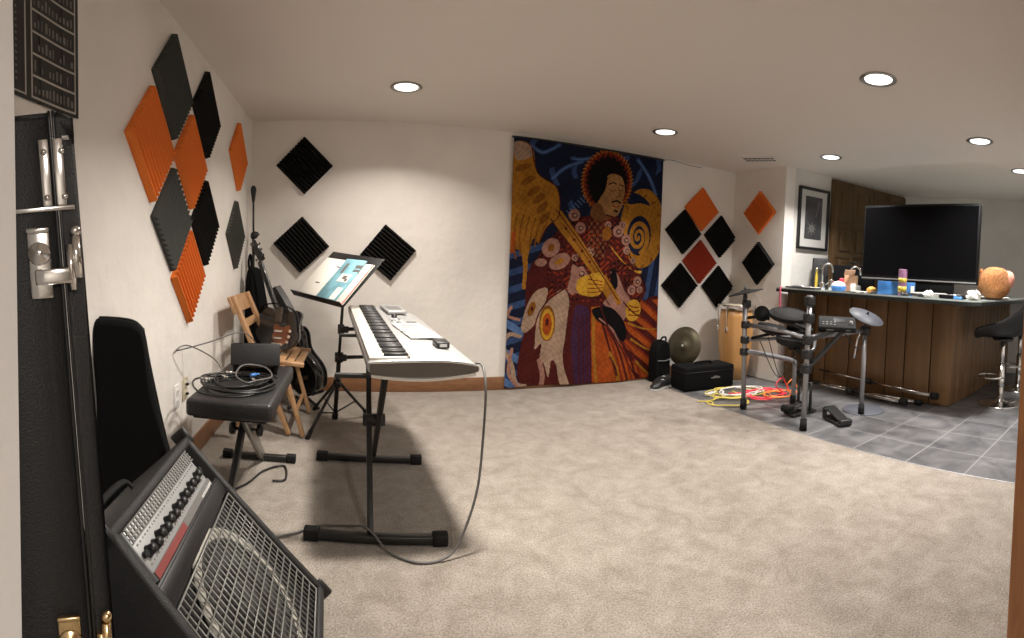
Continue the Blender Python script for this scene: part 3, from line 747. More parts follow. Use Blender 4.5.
# outline in the plane facing the camera (a: across, b: up)
gx = V((.93, .36, 0)).normalized(); gy = V((-.10, .02, 1)).normalized(); gn = gx.cross(gy).normalized()
g0_ = V((-.648, 1.515, .005))
def GP(a, b, c): return g0_+gx*a+gy*b+gn*c
gout = [(-.135, 0), (-.135, .3), (-.132, .60), (-.130, .80), (-.115, .852), (-.09, .862), (.0, .855), (.036, .835), (.048, .80), (.058, .70), (.092, .45), (.14, .22), (.17, .0)]
gs = [(p.x, p.y) for p in spline([(a, b, 0) for a, b in gout], 5)]
def pad(mb, outl, th, PT, inset=.03, k=5):
    n = len(outl); cx_ = sum(p[0] for p in outl)/n; cy_ = sum(p[1] for p in outl)/n; rings = []
    for i in range(-k, k+1):
        f_ = math.sqrt(max(0, 1-(i/k)**2)); f_ = f_**.5; sh = inset*(1-f_)
        ring = []
        for a, b in outl:
            d = math.hypot(a-cx_, b-cy_); q = (d-sh)/d; ring.append(mb.bm.verts.new(PT(cx_+(a-cx_)*q, cy_+(b-cy_)*q, th/2*i/k)))
        rings.append(ring)
    for A, B in zip(rings[:-1], rings[1:]):
        for j in range(n): mb.face([A[j], A[(j+1) % n], B[(j+1) % n], B[j]], True)
    mb.face(rings[0]); mb.face(rings[-1])
mb = MB(); pad(mb, gs, .13, GP, .022); mb.build('bag_body', M['nylon'], t)
mb = MB(); mb.tube([GP(a*1.01, b*1.002, .02) for a, b in gs], .004, 6); mb.build('zipper', M['blackm'], t)
mb = MB(); pad(mb, [(-.05, .12), (-.06, .42), (.06, .42), (.10, .12)], .02, lambda a, b, c: GP(a, b, c-.066), .01, 3); mb.build('pocket', M['nylon'], t)
mb = MB(); pad(mb, [(-.122, .70), (-.122, .848), (.0, .845), (.045, .82), (.055, .70)], .016, lambda a, b, c: GP(a, b, c-.063), .008, 3); mb.build('top_flap', M['nylon'], t)

# ------------------------------------------------------------------ wall outlets
for (y, z, lab, m) in ((2.232, .395, 'white outlet plate on the left wall, the nearer of two by the bench', 'white'), (2.350, .405, 'almond outlet plate on the left wall, with two dark plugs', 'outlet')):
    t = thing('wall_outlet', (XL, y, z), lab, 'outlet', 'outlet plates on the left wall')
    mb = MB(); mb.box((XL+.003, y, z), (.006, .072, .115), bev=.0025); mb.build('cover_plate', M[m], t)
    for dz in (-.024, .024):
        mb = MB(); mb.box((XL+.0065, y, z+dz), (.004, .034, .030), bev=.0015); sk = mb.build('socket', M[m], t)
        mb = MB(); mb.box((XL+.0087, y-.007, z+dz), (.001, .003, .010)); mb.box((XL+.0087, y+.007, z+dz), (.001, .003, .010)); mb.build('slot', M['black'], sk)
    if m == 'outlet':
        for dz in (-.024, .024):
            mb = MB(); mb.box((XL+.017, y, z+dz), (.014, .014, .012), bev=.003); mb.build('plug', M['rubber'], t)

# ------------------------------------------------------------------ X-legged bench
BX, BY0, BY1, BZ = -.475, 1.875, 2.585, .50
t = thing('keyboard_bench', (BX, 2.23, 0), 'black padded bench on folding X legs, coiled cables on its seat', 'bench')
mb = MB(); mb.box((BX, (BY0+BY1)/2, BZ-.036), (.352, BY1-BY0, .072), bev=.016, seg=3); mb.build('seat_cushion', M['leather'], t)
mb = MB(); mb.box((BX, (BY0+BY1)/2, BZ-.078), (.30, BY1-BY0-.06, .012)); mb.build('seat_board', M['black'], t)
mb = MB(); mb.bar((BX-.02, 1.965, .025), (BX-.02, 2.42, .425), .05, .026, up=(1, 0, 0), bev=.003); mb.build('leg', M['blackm'], t)
mb = MB(); mb.bar((BX+.02, 2.545, .025), (BX+.02, 2.03, .425), .05, .026, up=(1, 0, 0), bev=.003); mb.build('leg', M['steel'], t)
for y in (1.965, 2.545):
    x0_, x1_ = (BX-.165, BX+.175) if y > 2.2 else (BX-.20, BX+.03)
    mb = MB(); mb.bar((x0_+.005, y, .020), (x1_-.005, y, .020), .032, .028, bev=.004); fb = mb.build('foot_bar', M['blackm'], t)
    for xx in (x0_, x1_):
        mb = MB(); mb.box((xx, y, .021), (.05, .04, .040), bev=.005); mb.build('end_cap', M['rubber'], fb)
for y in (2.03, 2.42):
    mb = MB(); mb.bar((BX-.12, y, .42), (BX+.12, y, .42), .03, .012); mb.build('seat_bracket', M['blackm'], t)
for s_ in (-1, 1):
    mb = MB(); mb.lathe([(0, .0), (.026, 0), (.030, .006), (.030, .018), (.024, .026), (0, .026)], (BX+s_*.052, 2.235, .272), axes((0, 1, 0), (0, 0, 1), (1, 0, 0)) if s_ > 0 else axes((0, 0, 1), (0, 1, 0), (-1, 0, 0)), 20)
    mb.cyl((BX, 2.235, .272), (BX+s_*.055, 2.235, .272), .006, seg=8); mb.build('knob', M['black'], t)
# cables coiled on the seat
mb = MB(); rnd = random.Random(5)
for i in range(9):
    r = .085+.012*i*.7; ox, oy = rnd.uniform(-.02, .02), rnd.uniform(-.03, .03)
    pts = [(BX-.02+ox+r*1.25*math.cos(a)*(.95+.05*math.sin(3*a)), 2.13+oy+r*1.15*math.sin(a), BZ+.006+.006*(i % 4)+.004*math.sin(2*a+i)) for a in [2*PI*k/28 for k in range(28)]]
    mb.tube(spline(pts, 2, True), .0042, 6, True)
tag(mb.build('coiled_cable', M['cableblk']), 'black audio cables coiled flat on the bench seat', 'cable', 'cables on the bench')
mb = MB(); pts = [(BX+.04, 2.04, BZ+.040), (BX-.02, 2.10, BZ+.055), (BX-.01, 2.22, BZ+.075), (BX+.08, 2.25, BZ+.062), (BX+.13, 2.15, BZ+.045), (BX+.07, 2.07, BZ+.042)]
mb.tube(spline(pts, 8, True), .004, 6, True); mb.mi = 1
mb.tube(spline([(BX-.10, 2.20, BZ+.035), (BX-.17, 2.26, BZ+.09), (BX-.31, 2.30, BZ+.135), (BX-.322, 2.18, BZ+.13), (BX-.2, 2.27, BZ+.16), (BX-.08, 2.44, BZ+.19), (BX-.02, 2.52, BZ+.13), (BX-.01, 2.6, BZ+.02)], 8), .0032, 6)
tag(mb.build('loose_cable', [M['cablegrey'], M['cablegrey']]), 'thin grey cord looped over the black coil and out towards the wall', 'cable', 'cables on the bench')
mb = MB(); rnd = random.Random(9)
mb_plugs = [(-.12, 2.05), (-.06, 2.10), (.03, 2.17), (.05, 2.12), (-.09, 2.20)]
for i, (dx, y) in enumerate(mb_plugs):
    a = rnd.uniform(0, 6); d = V((math.cos(a), math.sin(a), 0)); p = V((BX+dx, y, BZ+.040))
    mb = MB(); mb.cyl(p, p+d*.03, .0075, seg=10); mb.cyl(p+d*.03, p+d*.052, .004, seg=8)
    tag(mb.build('cable_plug', M['chrome'] if i != 2 else M['bluelid']), ['bright metal plug at the near left of the coiled cables', 'metal plug lying inside the cable coil', 'small blue plug in the middle of the cable coil', 'metal plug beside the blue plug in the coil', 'metal plug at the wall side of the cable coil'][i], 'plug', 'plugs in the cable coil')
# black unit at the far end of the seat
t = thing('equipment_box', (BX+.0, 2.47, BZ), 'plain black equipment box at the far end of the bench', 'equipment box')
mb = MB(); Rb = rotz(math.radians(8))@Matrix.Rotation(math.radians(-12), 3, 'X'); mb.box((BX+.0, 2.46, BZ+.075), (.24, .20, .105), Rb, bev=.004); mb.build('housing', M['tolex'], t)
mb = MB(); mb.box(V((BX+.0, 2.46, BZ+.075))+Rb@V((0, 0, .0545)), (.215, .17, .003), Rb, bev=.001); mb.build('lid_plate', M['black'], t)
for dx in (-.1, .1):
    for dy in (-.08, .08):
        q = V((BX, 2.46, BZ+.075))+Rb@V((dx, dy, -.0525)); mb = MB(); mb.cyl((q.x, q.y, BZ+.001), q+V((0, 0, .012)), .008, seg=8); mb.build('foot', M['rubber'], t)

# ------------------------------------------------------------------ keyboard stand and keyboard
t = thing('keyboard_stand', (.11, 2.23, 0), 'black folding X stand carrying the silver keyboard', 'keyboard stand')
ZK = .640
for name, a, b, dx in (('leg', 1.85, 2.60, -.012), ('leg', 2.60, 1.85, .030)):
    mb = MB(); mb.bar((.10+dx, a, .03), (.10+dx, b, ZK-.01+.045*(b-1.85)), .035, .024, up=(1, 0, 0), bev=.003); mb.build(name, M['blackm'], t)
for y, x0, x1 in ((1.85, -.155, .375), (2.60, -.16, .377)):
    mb = MB(); mb.bar((x0+.02, y, .022), (x1-.02, y-.04, .022), .036, .03, bev=.004); fb = mb.build('foot_bar', M['blackm'], t)
    for x, yy in ((x0+.02, y), (x1-.025, y-.04)):
        mb = MB(); mb.box((x, yy, .023), (.06, .044, .044), rotz(math.radians(-4.3)), bev=.006); mb.build('end_cap', M['rubber'], fb)
for y in (1.85, 2.60):
    mb = MB(); mb.bar((-.06, y, ZK-.006+.045*(y-1.85)), (.36, y, ZK-.006+.045*(y-1.85)), .03, .014); mb.build('support_arm', M['blackm'], t)
mb = MB(); mb.cyl((.06, 2.225, .345), (.16, 2.225, .345), .028, seg=20); mb.build('pivot_knob', M['black'], t)

kang = math.radians(3.45); ky = V((-math.sin(kang), math.cos(kang), .0445)).normalized(); kx = V((math.cos(kang), math.sin(kang), 0)); kz = kx.cross(ky).normalized(); ky = kz.cross(kx)
k0 = V((.062, 1.775, .640))          # near front bottom corner
RK = axes(kx, ky, kz)
def KP(a, b, c): return k0+RK@V((a, b, c))
KL, KD = 1.43, .418
t = thing('electronic_keyboard', (.2, 2.4, .64), 'long silver electronic keyboard on the black X stand', 'keyboard')
def topz(a): # cross section height of the body over depth a
    u = a/KD
    return .062 + .004*math.sin(u*PI) - .018*max(0, (u-.62)/.38)**1.6
prof = [(.004, .022), (.0, .030), (.0, .052), (.004, .060)]
mb = MB()
pl = [(0.0, .0)]
def width_at(b):  # back edge, rounded at the far end
    tt = max(0, (b-(KL-.30))/.30); return KD-.012*b/KL-.175*(1-math.sqrt(max(0, 1-tt**2.2)))
nb = 26; rows = []
for i in range(nb+1):
    b = KL*i/nb if i < nb-8 else KL*((nb-8)/nb)+(KL*8/nb)*(1-(1-(i-(nb-8))/8)**1.6)
    w = width_at(b); sec = []
    for q, z in ((.02, .014), (0, .028), (0, .054), (.006, .060)): sec.append((q, z))
    for j in range(1, 9):
        a = .006+(w-.03)*j/8; sec.append((a, topz(a*KD/w)))
    sec += [(w-.004, topz(KD)-.006), (w, topz(KD)-.016), (w-.01, .018), (w*.75, .004), (w*.5, 0), (w*.25, .004)]
    rows.append([mb.bm.verts.new(KP(a, b, z)) for a, z in sec])
for A, B in zip(rows[:-1], rows[1:]):
    n = len(A)
    for j in range(n): mb.face([A[j], A[(j+1) % n], B[(j+1) % n], B[j]], True)
mb.face(rows[0]); mb.face(rows[-1])
mb.build('case', M['silver'], t)
# end cheek facing the camera: dark panel with a pale lower lip
def end_poly(z_in, lo, x0=.008, x1=KD-.008):
    top = []; n = 14
    for i in range(n+1):
        a = x0+(x1-x0)*i/n; top.append((a, topz(a)-z_in))
    bot = []
    for i in range(n+1):
        a = x1-(x1-x0)*i/n; u = (a-x0)/(x1-x0); bot.append((a, lo(u)))
    return top+bot
Rend = axes(kx, kz, -ky)
mb = MB(); mb.prism(end_poly(.004, lambda u: .0115-.012*math.sin(u*PI)+.010), .012, axes(kx, kz, -ky), KP(0, 0, 0), z0=-.002); mb.build('end_cheek', M['silverdk'], t)
mb = MB(); lip = [(.012+(KD-.03)*i/16, .0185-.016*math.sin(PI*i/16)) for i in range(17)]; lip2 = [(a, z-.011) for a, z in lip[::-1]]
mb.prism(lip+lip2, .014, Rend, KP(0, 0, 0), z0=-.002); mb.build('end_lip', M['ivory'], t)
# keys
mb = MB(); nk = 52; kb0, kb1 = .030, KL-.050
for i in range(nk):
    b0 = kb0+(kb1-kb0)*i/nk; b1 = kb0+(kb1-kb0)*(i+1)/nk-.0012
    mb.box(KP(.078, (b0+b1)/2, .0655), (.142, b1-b0, .013), RK, bev=.0012, seg=1)
mb.build('white_keys', M['ivory'], t)
mb = MB(); pat = [1, 1, 0, 1, 1, 1, 0]
for i in range(nk-1):
    if pat[(i+5) % 7]:
        b = kb0+(kb1-kb0)*(i+1)/nk; mb.box(KP(.108, b, .076), (.090, .0165, .013), RK, bev=.002, seg=1)
mb.build('black_keys', M['black'], t)
mb = MB(); mb.box(KP(.153, KL/2, .0685), (.012, KL-.07, .010), RK, bev=.002); mb.build('key_slip', M['silverdk'], t)
# control panel items
mb = MB()
for b0, b1, a0, a1 in ((.50, .98, .19, .33), ):
    mb.box(KP((a0+a1)/2, (b0+b1)/2, .0655), (a1-a0, b1-b0, .004), RK, bev=.001)
pnl = mb.build('control_area', M['panelgrey'], t)
for i in range(8):
    for j in range(3):
        mb = MB(); mb.box(KP(.205+j*.022, .54+i*.05, .0695), (.012, .03, .006), RK, bev=.0015); mb.build('button', M['logo'] if (i+j) % 3 else M['print'], t)
mb = MB(); mb.box(KP(.30, .74, .068), (.05, .16, .004), RK, bev=.001); mb.build('display', M['print'], t)
mb = MB(); mb.lathe([(0, .018), (.014, .018), (.017, .004), (.019, 0)], KP(.23, .96, .066), RK, 20); mb.build('dial', M['black'], t)
# papers and a remote-like unit lying on the keyboard
mb = MB()
Rq = RK@rotz(math.radians(6))
mb.box(KP(.272, .555, .0725), (.14, .36, .004), Rq, bev=.001)
o1 = mb.build('instruction_sheet', M['mattboard']); tag(o1, 'pale printed instruction card lying on the keyboard top', 'card')
for i in range(6):
    mb = MB(); mb.box(KP(.245+.02*(i % 2), .42+i*.05, .0752), (.045+.02*(i % 3), .014, .001), Rq); mb.build('printed_line', M['print'], o1)
t2 = thing('song_device', KP(.24, 1.20, .068), 'flat grey device lying at the far end of the keyboard', 'device')
mb = MB(); mb.box(KP(.255, 1.19, .080), (.115, .27, .016), RK@rotz(math.radians(4)), bev=.004); mb.build('body', M['panelgrey'], t2)
mb = MB(); mb.box(KP(.255, 1.17, .0885), (.085, .15, .002), RK@rotz(math.radians(4)), bev=.001); mb.build('face_plate', M['print'], t2)
t2 = thing('tuner', KP(.335, .235, .062), 'small black tuner box with a light screen on the keyboard near end', 'tuner')
mb = MB(); mb.box(KP(.325, .245, .076), (.056, .085, .026), RK, bev=.004); mb.build('body', M['black'], t2)
mb = MB(); mb.box(KP(.325, .2025, .076), (.030, .002, .012), RK); mb.build('screen', M['logo'], t2)
# power cord from the keyboard
mb = MB()
pts = [KP(.412, .06, .035), KP(.440, .04, .033), (.50, 1.78, .60), (.495, 1.775, .42), (.47, 1.75, .22), (.40, 1.72, .05), (.33, 1.70, .008), (.24, 1.70, .007), (.15, 1.765, .010), (.10, 1.815, .045), (.06, 1.85, .056), (.02, 1.90, .030), (-.03, 1.94, .008), (-.12, 1.93, .008), (-.2, 1.87, .008), (-.27, 1.83, .008)]
mb.tube(spline(pts, 10), .0048, 8); tag(mb.build('keyboard_cable', M['cablegrey']), 'grey cord hanging from the keyboard end and trailing across the carpet', 'cord')
mb = MB(); mb.tube(spline([(-.36, 2.30, .008), (-.30, 2.33, .008), (-.33, 2.48, .008), (-.42, 2.40, .008), (-.47, 2.25, .008), (-.56, 2.10, .008), (-.60, 1.98, .008)], 8), .005, 6); tag(mb.build('floor_cable', M['cableblk']), 'dark cord on the carpet under the bench legs', 'cord')

# ------------------------------------------------------------------ music stand with books
CX, CY = -.095, 3.205
t = thing('music_stand', (CX, CY, 0), 'black tripod music stand with open books, in front of the back wall', 'music stand')
top = V((-.052, 3.185, .93)); bot = V((CX, CY, .035)); hub = bot.lerp(top, .25)
mb = MB(); mb.tube([bot, bot.lerp(top, .48)], .0145, 14); mb.build('lower_tube', M['blackm'], t)
mb = MB(); mb.tube([bot.lerp(top, .46), top], .010, 12); mb.build('upper_tube', M['blackm'], t)
mb = MB(); mb.cyl(bot-V((0, 0, .01)), bot+V((0, 0, .03)), .020, seg=14); mb.build('base_plug', M['rubber'], t)
mb = MB(); mb.cyl(hub-V((0, 0, .02)), hub+V((0, 0, .03)), .030, .024, seg=16); mb.build('leg_hub', M['black'], t)
low = bot+V((.0, 0, .03))
for fx, fy in ((-.247, 2.880), (.125, 3.357), (-.251, 3.458)):
    f_ = V((fx, fy, .012)); d = (V((fx, fy, 0))-V((hub.x, hub.y, 0))).normalized(); a = hub+d*.022
    mb = MB(); mb.tube([a, f_], .010, 10); lg = mb.build('leg', M['blackm'], t)
    mb = MB(); mb.cyl(f_+(a-f_).normalized()*.05, f_-V((0, 0, .008)), .0135, .013, seg=12); mb.build('rubber_foot', M['rubber'], lg)
    mb = MB(); mb.tube([low, a.lerp(f_, .55)], .005, 6); mb.build('leg_brace', M['blackm'], lg)
for z, rr, L_ in ((.615, .021, .12), (.432, .028, .155)):
    c_ = bot.lerp(top, (z-.035)/(.895)); mb = MB(); mb.cyl(c_-V((0, 0, .030)), c_+V((0, 0, .030)), rr, seg=16)
    mb.box(c_+V((.02, -.01, 0)), (.06, .04, .04), bev=.006); cl = mb.build('clamp', M['black'], t)
    mb = MB(); mb.tube([c_+V((.03, 0, 0)), c_+V((L_, .03, .0))], .012, 10); mb.build('clamp_arm', M['blackm'], cl)
LLp = V((-.39, 3.3, .827)); e1 = V((.337, -.35, -.045)); eU = V((.25, .2, .29)); dN = e1.cross(eU).normalized(); e1n = e1.normalized(); eUn = eU.normalized()
if dN.z < 0: dN = -dN
RD = axes(e1n, eUn, dN)
def DP(a, b, c): return LLp+e1n*a+eUn*b+dN*c
DWd, DHt = e1.length, eU.length
mb = MB(); mb.box(DP(DWd/2, DHt/2, -.006), (DWd, DHt, .006), RD, bev=.002); mb.build('desk', M['blackm'], t)
mb = MB(); mb.box(DP(DWd/2, -.002, .018), (DWd, .005, .05), RD, bev=.002); mb.build('desk_lip', M['blackm'], t)
mb = MB(); mb.bar(top, DP(DWd*.5, DHt*.42, -.012), .03, .02); mb.build('desk_bracket', M['blackm'], t)
# books and sheets on the desk
def leaf(name, a0, a1, b0, b1, c, th, m, label, cat, skew=0., grp='music on the stand'):
    mb = MB(); Rl = RD@rotz(math.radians(skew)); mb.box(DP((a0+a1)/2, (b0+b1)/2, c), (a1-a0, b1-b0, th), Rl, bev=.0012, seg=1); o = mb.build(name, m); tag(o, label, cat, grp); return o, Rl
o, Rl = leaf('sheet_music', .015, .235, .004, .360, .0055, .006, M['paper'], 'cream music sheet on the left half of the stand desk', 'sheet')
for a, b in ((.19, .29), (.13, .13)):
    mb = MB(); mb.box(DP(a, b, .0090), (.04, .011, .0008), Rl); mb.build('printed_line', M['print'], o)
o, Rl = leaf('red_book', .30, .475, .004, .355, .006, .008, M['paper'], 'red-edged book at the right end of the stand desk', 'book', 2)
mb = MB(); mb.box(DP(.468, .18, .0105), (.010, .35, .002), Rl); mb.build('red_edge', M['redpaper'], o)
o, Rl = leaf('music_book', .225, .405, .004, .37, .016, .009, M['blue'], 'light blue music book in the middle of the stand desk', 'book', 3)
mb = MB()
for a, b, w, h_, z, m_, nm in ((.335, .20, .09, .07, .0209, 'paper', 'white_patch'), (.375, .07, .05, .10, .0209, 'paper', 'white_patch'), (.335, .205, .035, .03, .0214, 'print', 'printed_figure'), (.36, .185, .022, .022, .0214, 'print', 'printed_figure'),
                         (.375, .31, .055, .03, .0209, 'print', 'printed_title'), (.38, .275, .055, .022, .0209, 'print', 'printed_title'), (.27, .28, .022, .09, .0209, 'print', 'printed_figure')):
    mb = MB(); mb.box(DP(a, b, z), (w, h_, .0008), Rl); mb.build(nm, M[m_], o)

# ------------------------------------------------------------------ corner: microphone stand, guitars, folding chair
t = thing('microphone_stand', (-.755, 3.80, 0), 'tall black microphone stand in the room corner', 'microphone stand')
mp = V((-.758, 3.80, 0))
mb = MB(); mb.lathe([(0, .03), (.02, .03), (.05, .02), (.058, .006), (.058, 0), (0, 0)], mp, seg=28); mb.build('base', M['blackm'], t)
mb = MB(); mb.tube([mp+V((0, 0, .02)), mp+V((-.008, 0, 1.20))], .011, 10); mb.build('pole', M['blackm'], t)
mb = MB(); mb.tube([mp+V((-.008, 0, 1.18)), mp+V((-.012, 0, 1.50))], .0075, 10); mb.build('upper_pole', M['blackm'], t)
mb = MB(); mb.lathe([(0, 0), (.010, .0), (.013, .02), (.020, .07), (.023, .085), (.022, .105), (.012, .122), (0, .126)], mp+V((-.012, 0, 1.49)), seg=16); mb.build('microphone', M['black'], t)
mb = MB(); mb.ball(mp+V((0, -.01, 1.235)), .030, u=14, v=10); mb.cyl(mp+V((-.02, -.02, 1.21)), mp+V((.035, -.02, 1.25)), .016, seg=12); mb.build('boom_clutch', M['black'], t)

# large black acoustic guitar leaning in the corner, seen from its side
t = thing('acoustic_guitar', (-.34, 3.62, 0), 'black acoustic guitar leaning in the corner, headstock up by the microphone stand', 'guitar')
ga, gb = V((-.305, 3.56, .085)), V((-.745, 3.74, 1.165))          # tail to headstock
gz = (gb-ga).normalized(); gside = V((.62, -.72, .25)); gside = (gside-gz*gside.dot(gz)).normalized()   # visible rib direction = width axis
gf = gside.cross(gz).normalized()
if gf.x > 0: gf = -gf                                              # soundboard looks to the left
def AG(a, b, c): return ga+gside*a+gz*b+gf*c
body = spline([(0, 0, 0), (.10, .012, 0), (.165, .09, 0), (.165, .17, 0), (.115, .265, 0), (.105, .32, 0), (.135, .40, 0), (.115, .455, 0), (.05, .475, 0), (0, .478, 0), (-.05, .475, 0), (-.115, .455, 0), (-.135, .40, 0), (-.105, .32, 0), (-.115, .265, 0), (-.165, .17, 0), (-.165, .09, 0), (-.10, .012, 0)], 5, True)
GR_ = axes(gside, gz, gf)
mb = MB(); mb.prism([(p.x, p.y) for p in body], .10, GR_, ga, z0=-.10, smooth=True); mb.build('body', [M['guitarblk']], t)
mb = MB(); mb.tube([AG(p.x*1.01, p.y, .001) for p in body], .004, 6, True); mb.tube([AG(p.x*1.01, p.y, -.101) for p in body], .004, 6, True); mb.build('binding', M['guitarside'], t)
mb = MB(); mb.lathe([(.0, .0008), (.048, .0008), (.052, .0)], AG(0, .315, .0005), GR_, 28); mb.build('sound_hole', M['black'], t)
mb = MB(); mb.box(AG(0, .115, .006), (.15, .03, .012), GR_, bev=.003); mb.build('bridge', M['neck'], t)
NL = (gb-ga).length
mb = MB(); mb.bar(AG(0, .36, .006), AG(0, NL-.14, .006), .052, .020, up=gf, bev=.006); mb.build('neck', M['guitarside'], t)
mb = MB(); mb.box(AG(0, NL-.06, -.004), (.072, .165, .018), GR_@Matrix.Rotation(math.radians(10), 3, 'X'), bev=.004); hs = mb.build('headstock', M['guitarblk'], t)
for s_ in (-1, 1):
    for i in range(3):
        mb = MB(); q = AG(s_*.037, NL-.11+i*.045, -.004); mb.cyl(q, q+gside*s_*.016, .004, seg=8); mb.box(q+gside*s_*.022, (.012, .018, .010), GR_, bev=.003); mb.build('tuning_peg', M['blackm'], hs)
mb = MB(); mb.prism([(-.03, NL-.36), (.03, NL-.36), (.075, .70), (.125, .50), (.11, .44), (-.11, .44), (-.10, .56), (-.055, .72)], .05, GR_, ga, z0=-.075); mb.build('upper_bout_cover', M['guitarside'], t)
mb = MB()
for i in range(6): mb.tube([AG(-.02+i*.008, .115, .015), AG(-.017+i*.0068, NL-.13, .020)], .0008, 4)
mb.build('guitar_strings', M['steel'], t)
# low A-frame guitar stand under it
t = thing('guitar_stand', (-.305, 3.55, 0), 'low black guitar stand under the leaning acoustic guitar', 'guitar stand')
for dx, dy in ((.10, -.09), (-.12, -.12), (-.04, .16)):
    mb = MB(); mb.bar((-.315, 3.55, .065), (-.315+dx, 3.55+dy, .010), .018, .016, bev=.003); mb.build('leg', M['blackm'], t)
mb = MB(); mb.bar(AG(-.12, -.014, -.05), AG(.12, -.014, -.05), .02, .018, up=gz); mb.tube([AG(.10, -.012, -.05), AG(.10, -.012, .03), AG(.10, .01, .04)], .008, 8); mb.tube([AG(-.10, -.012, -.05), AG(-.10, -.012, .03), AG(-.10, .01, .04)], .008, 8); mb.build('cradle', M['rubber'], t)

# folding wooden chair
CH = V((-.44, 3.08, 0))
t = thing('folding_chair', CH, 'light wooden folding chair behind the bench, with a slotted back rail', 'chair')
# the chair faces +x; back at the left
def side(y):
    mb = MB(); mb.bar((-.715, y, .83), (-.36, y, .012), .028, .052, up=(0, 1, 0), bev=.004)
    return mb
for y in (2.935, 3.34):
    side(y).build('back_leg', M['chairwood'], t).__setitem__('label', 'long slanted wooden leg rising into the backrest') if False else side(y).build('leg', M['chairwood'], t)
for y in (2.965, 3.31):
    mb = MB(); mb.bar((-.36, y, .40), (-.70, y, .012), .026, .040, up=(0, 1, 0), bev=.004); mb.build('leg', M['chairwood'], t)
for y in (2.905, 3.37):
    mb = MB(); mb.bar((-.60, y, .47), (-.275, y, .435), .024, .040, up=(0, 1, 0), bev=.004); mb.build('seat_rail', M['chairwood'], t)
for y in (2.905, 3.37):
    mb = MB(); mb.bar((-.30, y, .43), (-.285, y, .012), .026, .035, up=(0, 1, 0), bev=.004) if False else mb.bar((-.405, y, .45), (-.275, y, .012), .024, .040, up=(0, 1, 0), bev=.004); mb.build('leg', M['chairwood'], t)
mb = MB()
for i in range(6):
    x = -.585+i*.055; mb.box((x, 3.137, .462-.108*(i*.055)), (.046, .44, .016), bev=.003)
mb.build('slatted_seat', M['chairwood'], t)
mb = MB(); mb.bar((-.715, 2.90, .775), (-.715, 3.375, .775), .022, .11, up=(-.4, 0, .92), bev=.004); mb.bar((-.655, 2.935, .655), (-.655, 3.34, .655), .016, .05, up=(-.4, 0, .92), bev=.003); mb.build('back_rail', M['chairwood'], t)
mb = MB(); mb.bar((-.325, 2.92, .13), (-.325, 3.36, .13), .02, .03, bev=.003); mb.build('stretcher', M['chairwood'], t)

# black backpack-like bag hanging on the chair and electric guitar body on the seat
t = thing('soft_bag', (-.66, 3.60, 0), 'tall black soft bag with straps, upright behind the folding chair', 'bag')
def SB(a, b, c): return V((-.715, 3.62, .004))+V((.95, -.28, 0)).normalized()*a+V((.0, 0, 1))*b+V((.28, .95, 0)).normalized()*c
bo = [(p.x, p.y) for p in spline([(-.06, .0, 0), (-.062, .4, 0), (-.058, .80, 0), (-.035, .97, 0), (.005, .985, 0), (.035, .93, 0), (.07, .78, 0), (.115, .55, 0), (.14, .25, 0), (.14, .0, 0)], 4)]
mb = MB(); pad(mb, bo, .13, SB, .025); mb.build('bag_body', M['nylon'], t)
mb = MB(); mb.tube(spline([SB(-.03, .96, -.03), SB(-.038, 1.03, -.03), SB(-.03, 1.08, -.02), SB(-.015, 1.03, -.03), SB(-.01, .97, -.04)], 6), .009, 8); mb.build('carry_strap', M['nylon'], t)
mb = MB(); mb.tube(spline([SB(.0, .95, -.06), SB(.03, .80, -.085), SB(.05, .6, -.08), SB(.06, .45, -.07)], 6), .012, 8, sq=.4); mb.build('shoulder_strap', M['nylon'], t)
t = thing('electric_guitar', (-.46, 3.2, .48), 'black electric guitar with sunburst centre and chrome hardware, resting on the folding chair', 'guitar')
Eo = V((-.475, 3.18, .476)); ex = V((.90, -.36, 0)).normalized(); ez = V((-.10, .24, 1)); ez = (ez-ex*ez.dot(ex)).normalized(); ey = ex.cross(ez).normalized()
if ey.y > 0: ey = -ey
RE = axes(ex, ez, ey)
def EP(a, b, c): return Eo+ex*a+ez*b+ey*c
eb = [(p.x, p.y) for p in spline([(-.10, .02, 0), (0, 0, 0), (.10, .015, 0), (.150, .08, 0), (.140, .16, 0), (.155, .23, 0), (.12, .255, 0), (.06, .235, 0), (.03, .225, 0), (-.03, .23, 0), (-.09, .265, 0), (-.15, .25, 0), (-.15, .19, 0), (-.14, .15, 0), (-.165, .09, 0)], 5, True)]
mb = MB(); mb.prism(eb, .045, RE, Eo, z0=-.0225, smooth=True); mb.build('body', M['guitarblk'], t)
mb = MB(); mb.prism([(a*.40+.03, .03+b*.50) for a, b in eb], .002, RE, Eo, z0=.0225); mb.build('sunburst_top', M['sunburst'], t)
for b in (.07, .115):
    mb = MB(); mb.box(EP(.01, b, .030), (.06, .014, .010), RE, bev=.003); mb.build('pickup', M['chrome'], t)
mb = MB(); mb.box(EP(.01, .03, .029), (.08, .016, .012), RE, bev=.002); mb.build('bridge', M['chrome'], t)
for a, b in ((.085, .05), (.095, .085), (.10, .12)):
    mb = MB(); mb.cyl(EP(a, b, .024), EP(a, b, .042), .010, seg=12); mb.build('knob', M['chrome'], t)
mb = MB(); mb.bar(EP(0, .17, .028), EP(-.0, .27, .028), .05, .02, up=ey, bev=.005); mb.build('neck', M['neck'], t)
mb = MB(); mb.tube(spline([EP(-.15, .22, .02), EP(-.1, .275, .05), EP(.02, .285, .06), EP(.13, .24, .05), EP(.16, .12, .04)], 6), .014, 8, sq=.3); mb.build('shoulder_strap', M['nylon'], t)

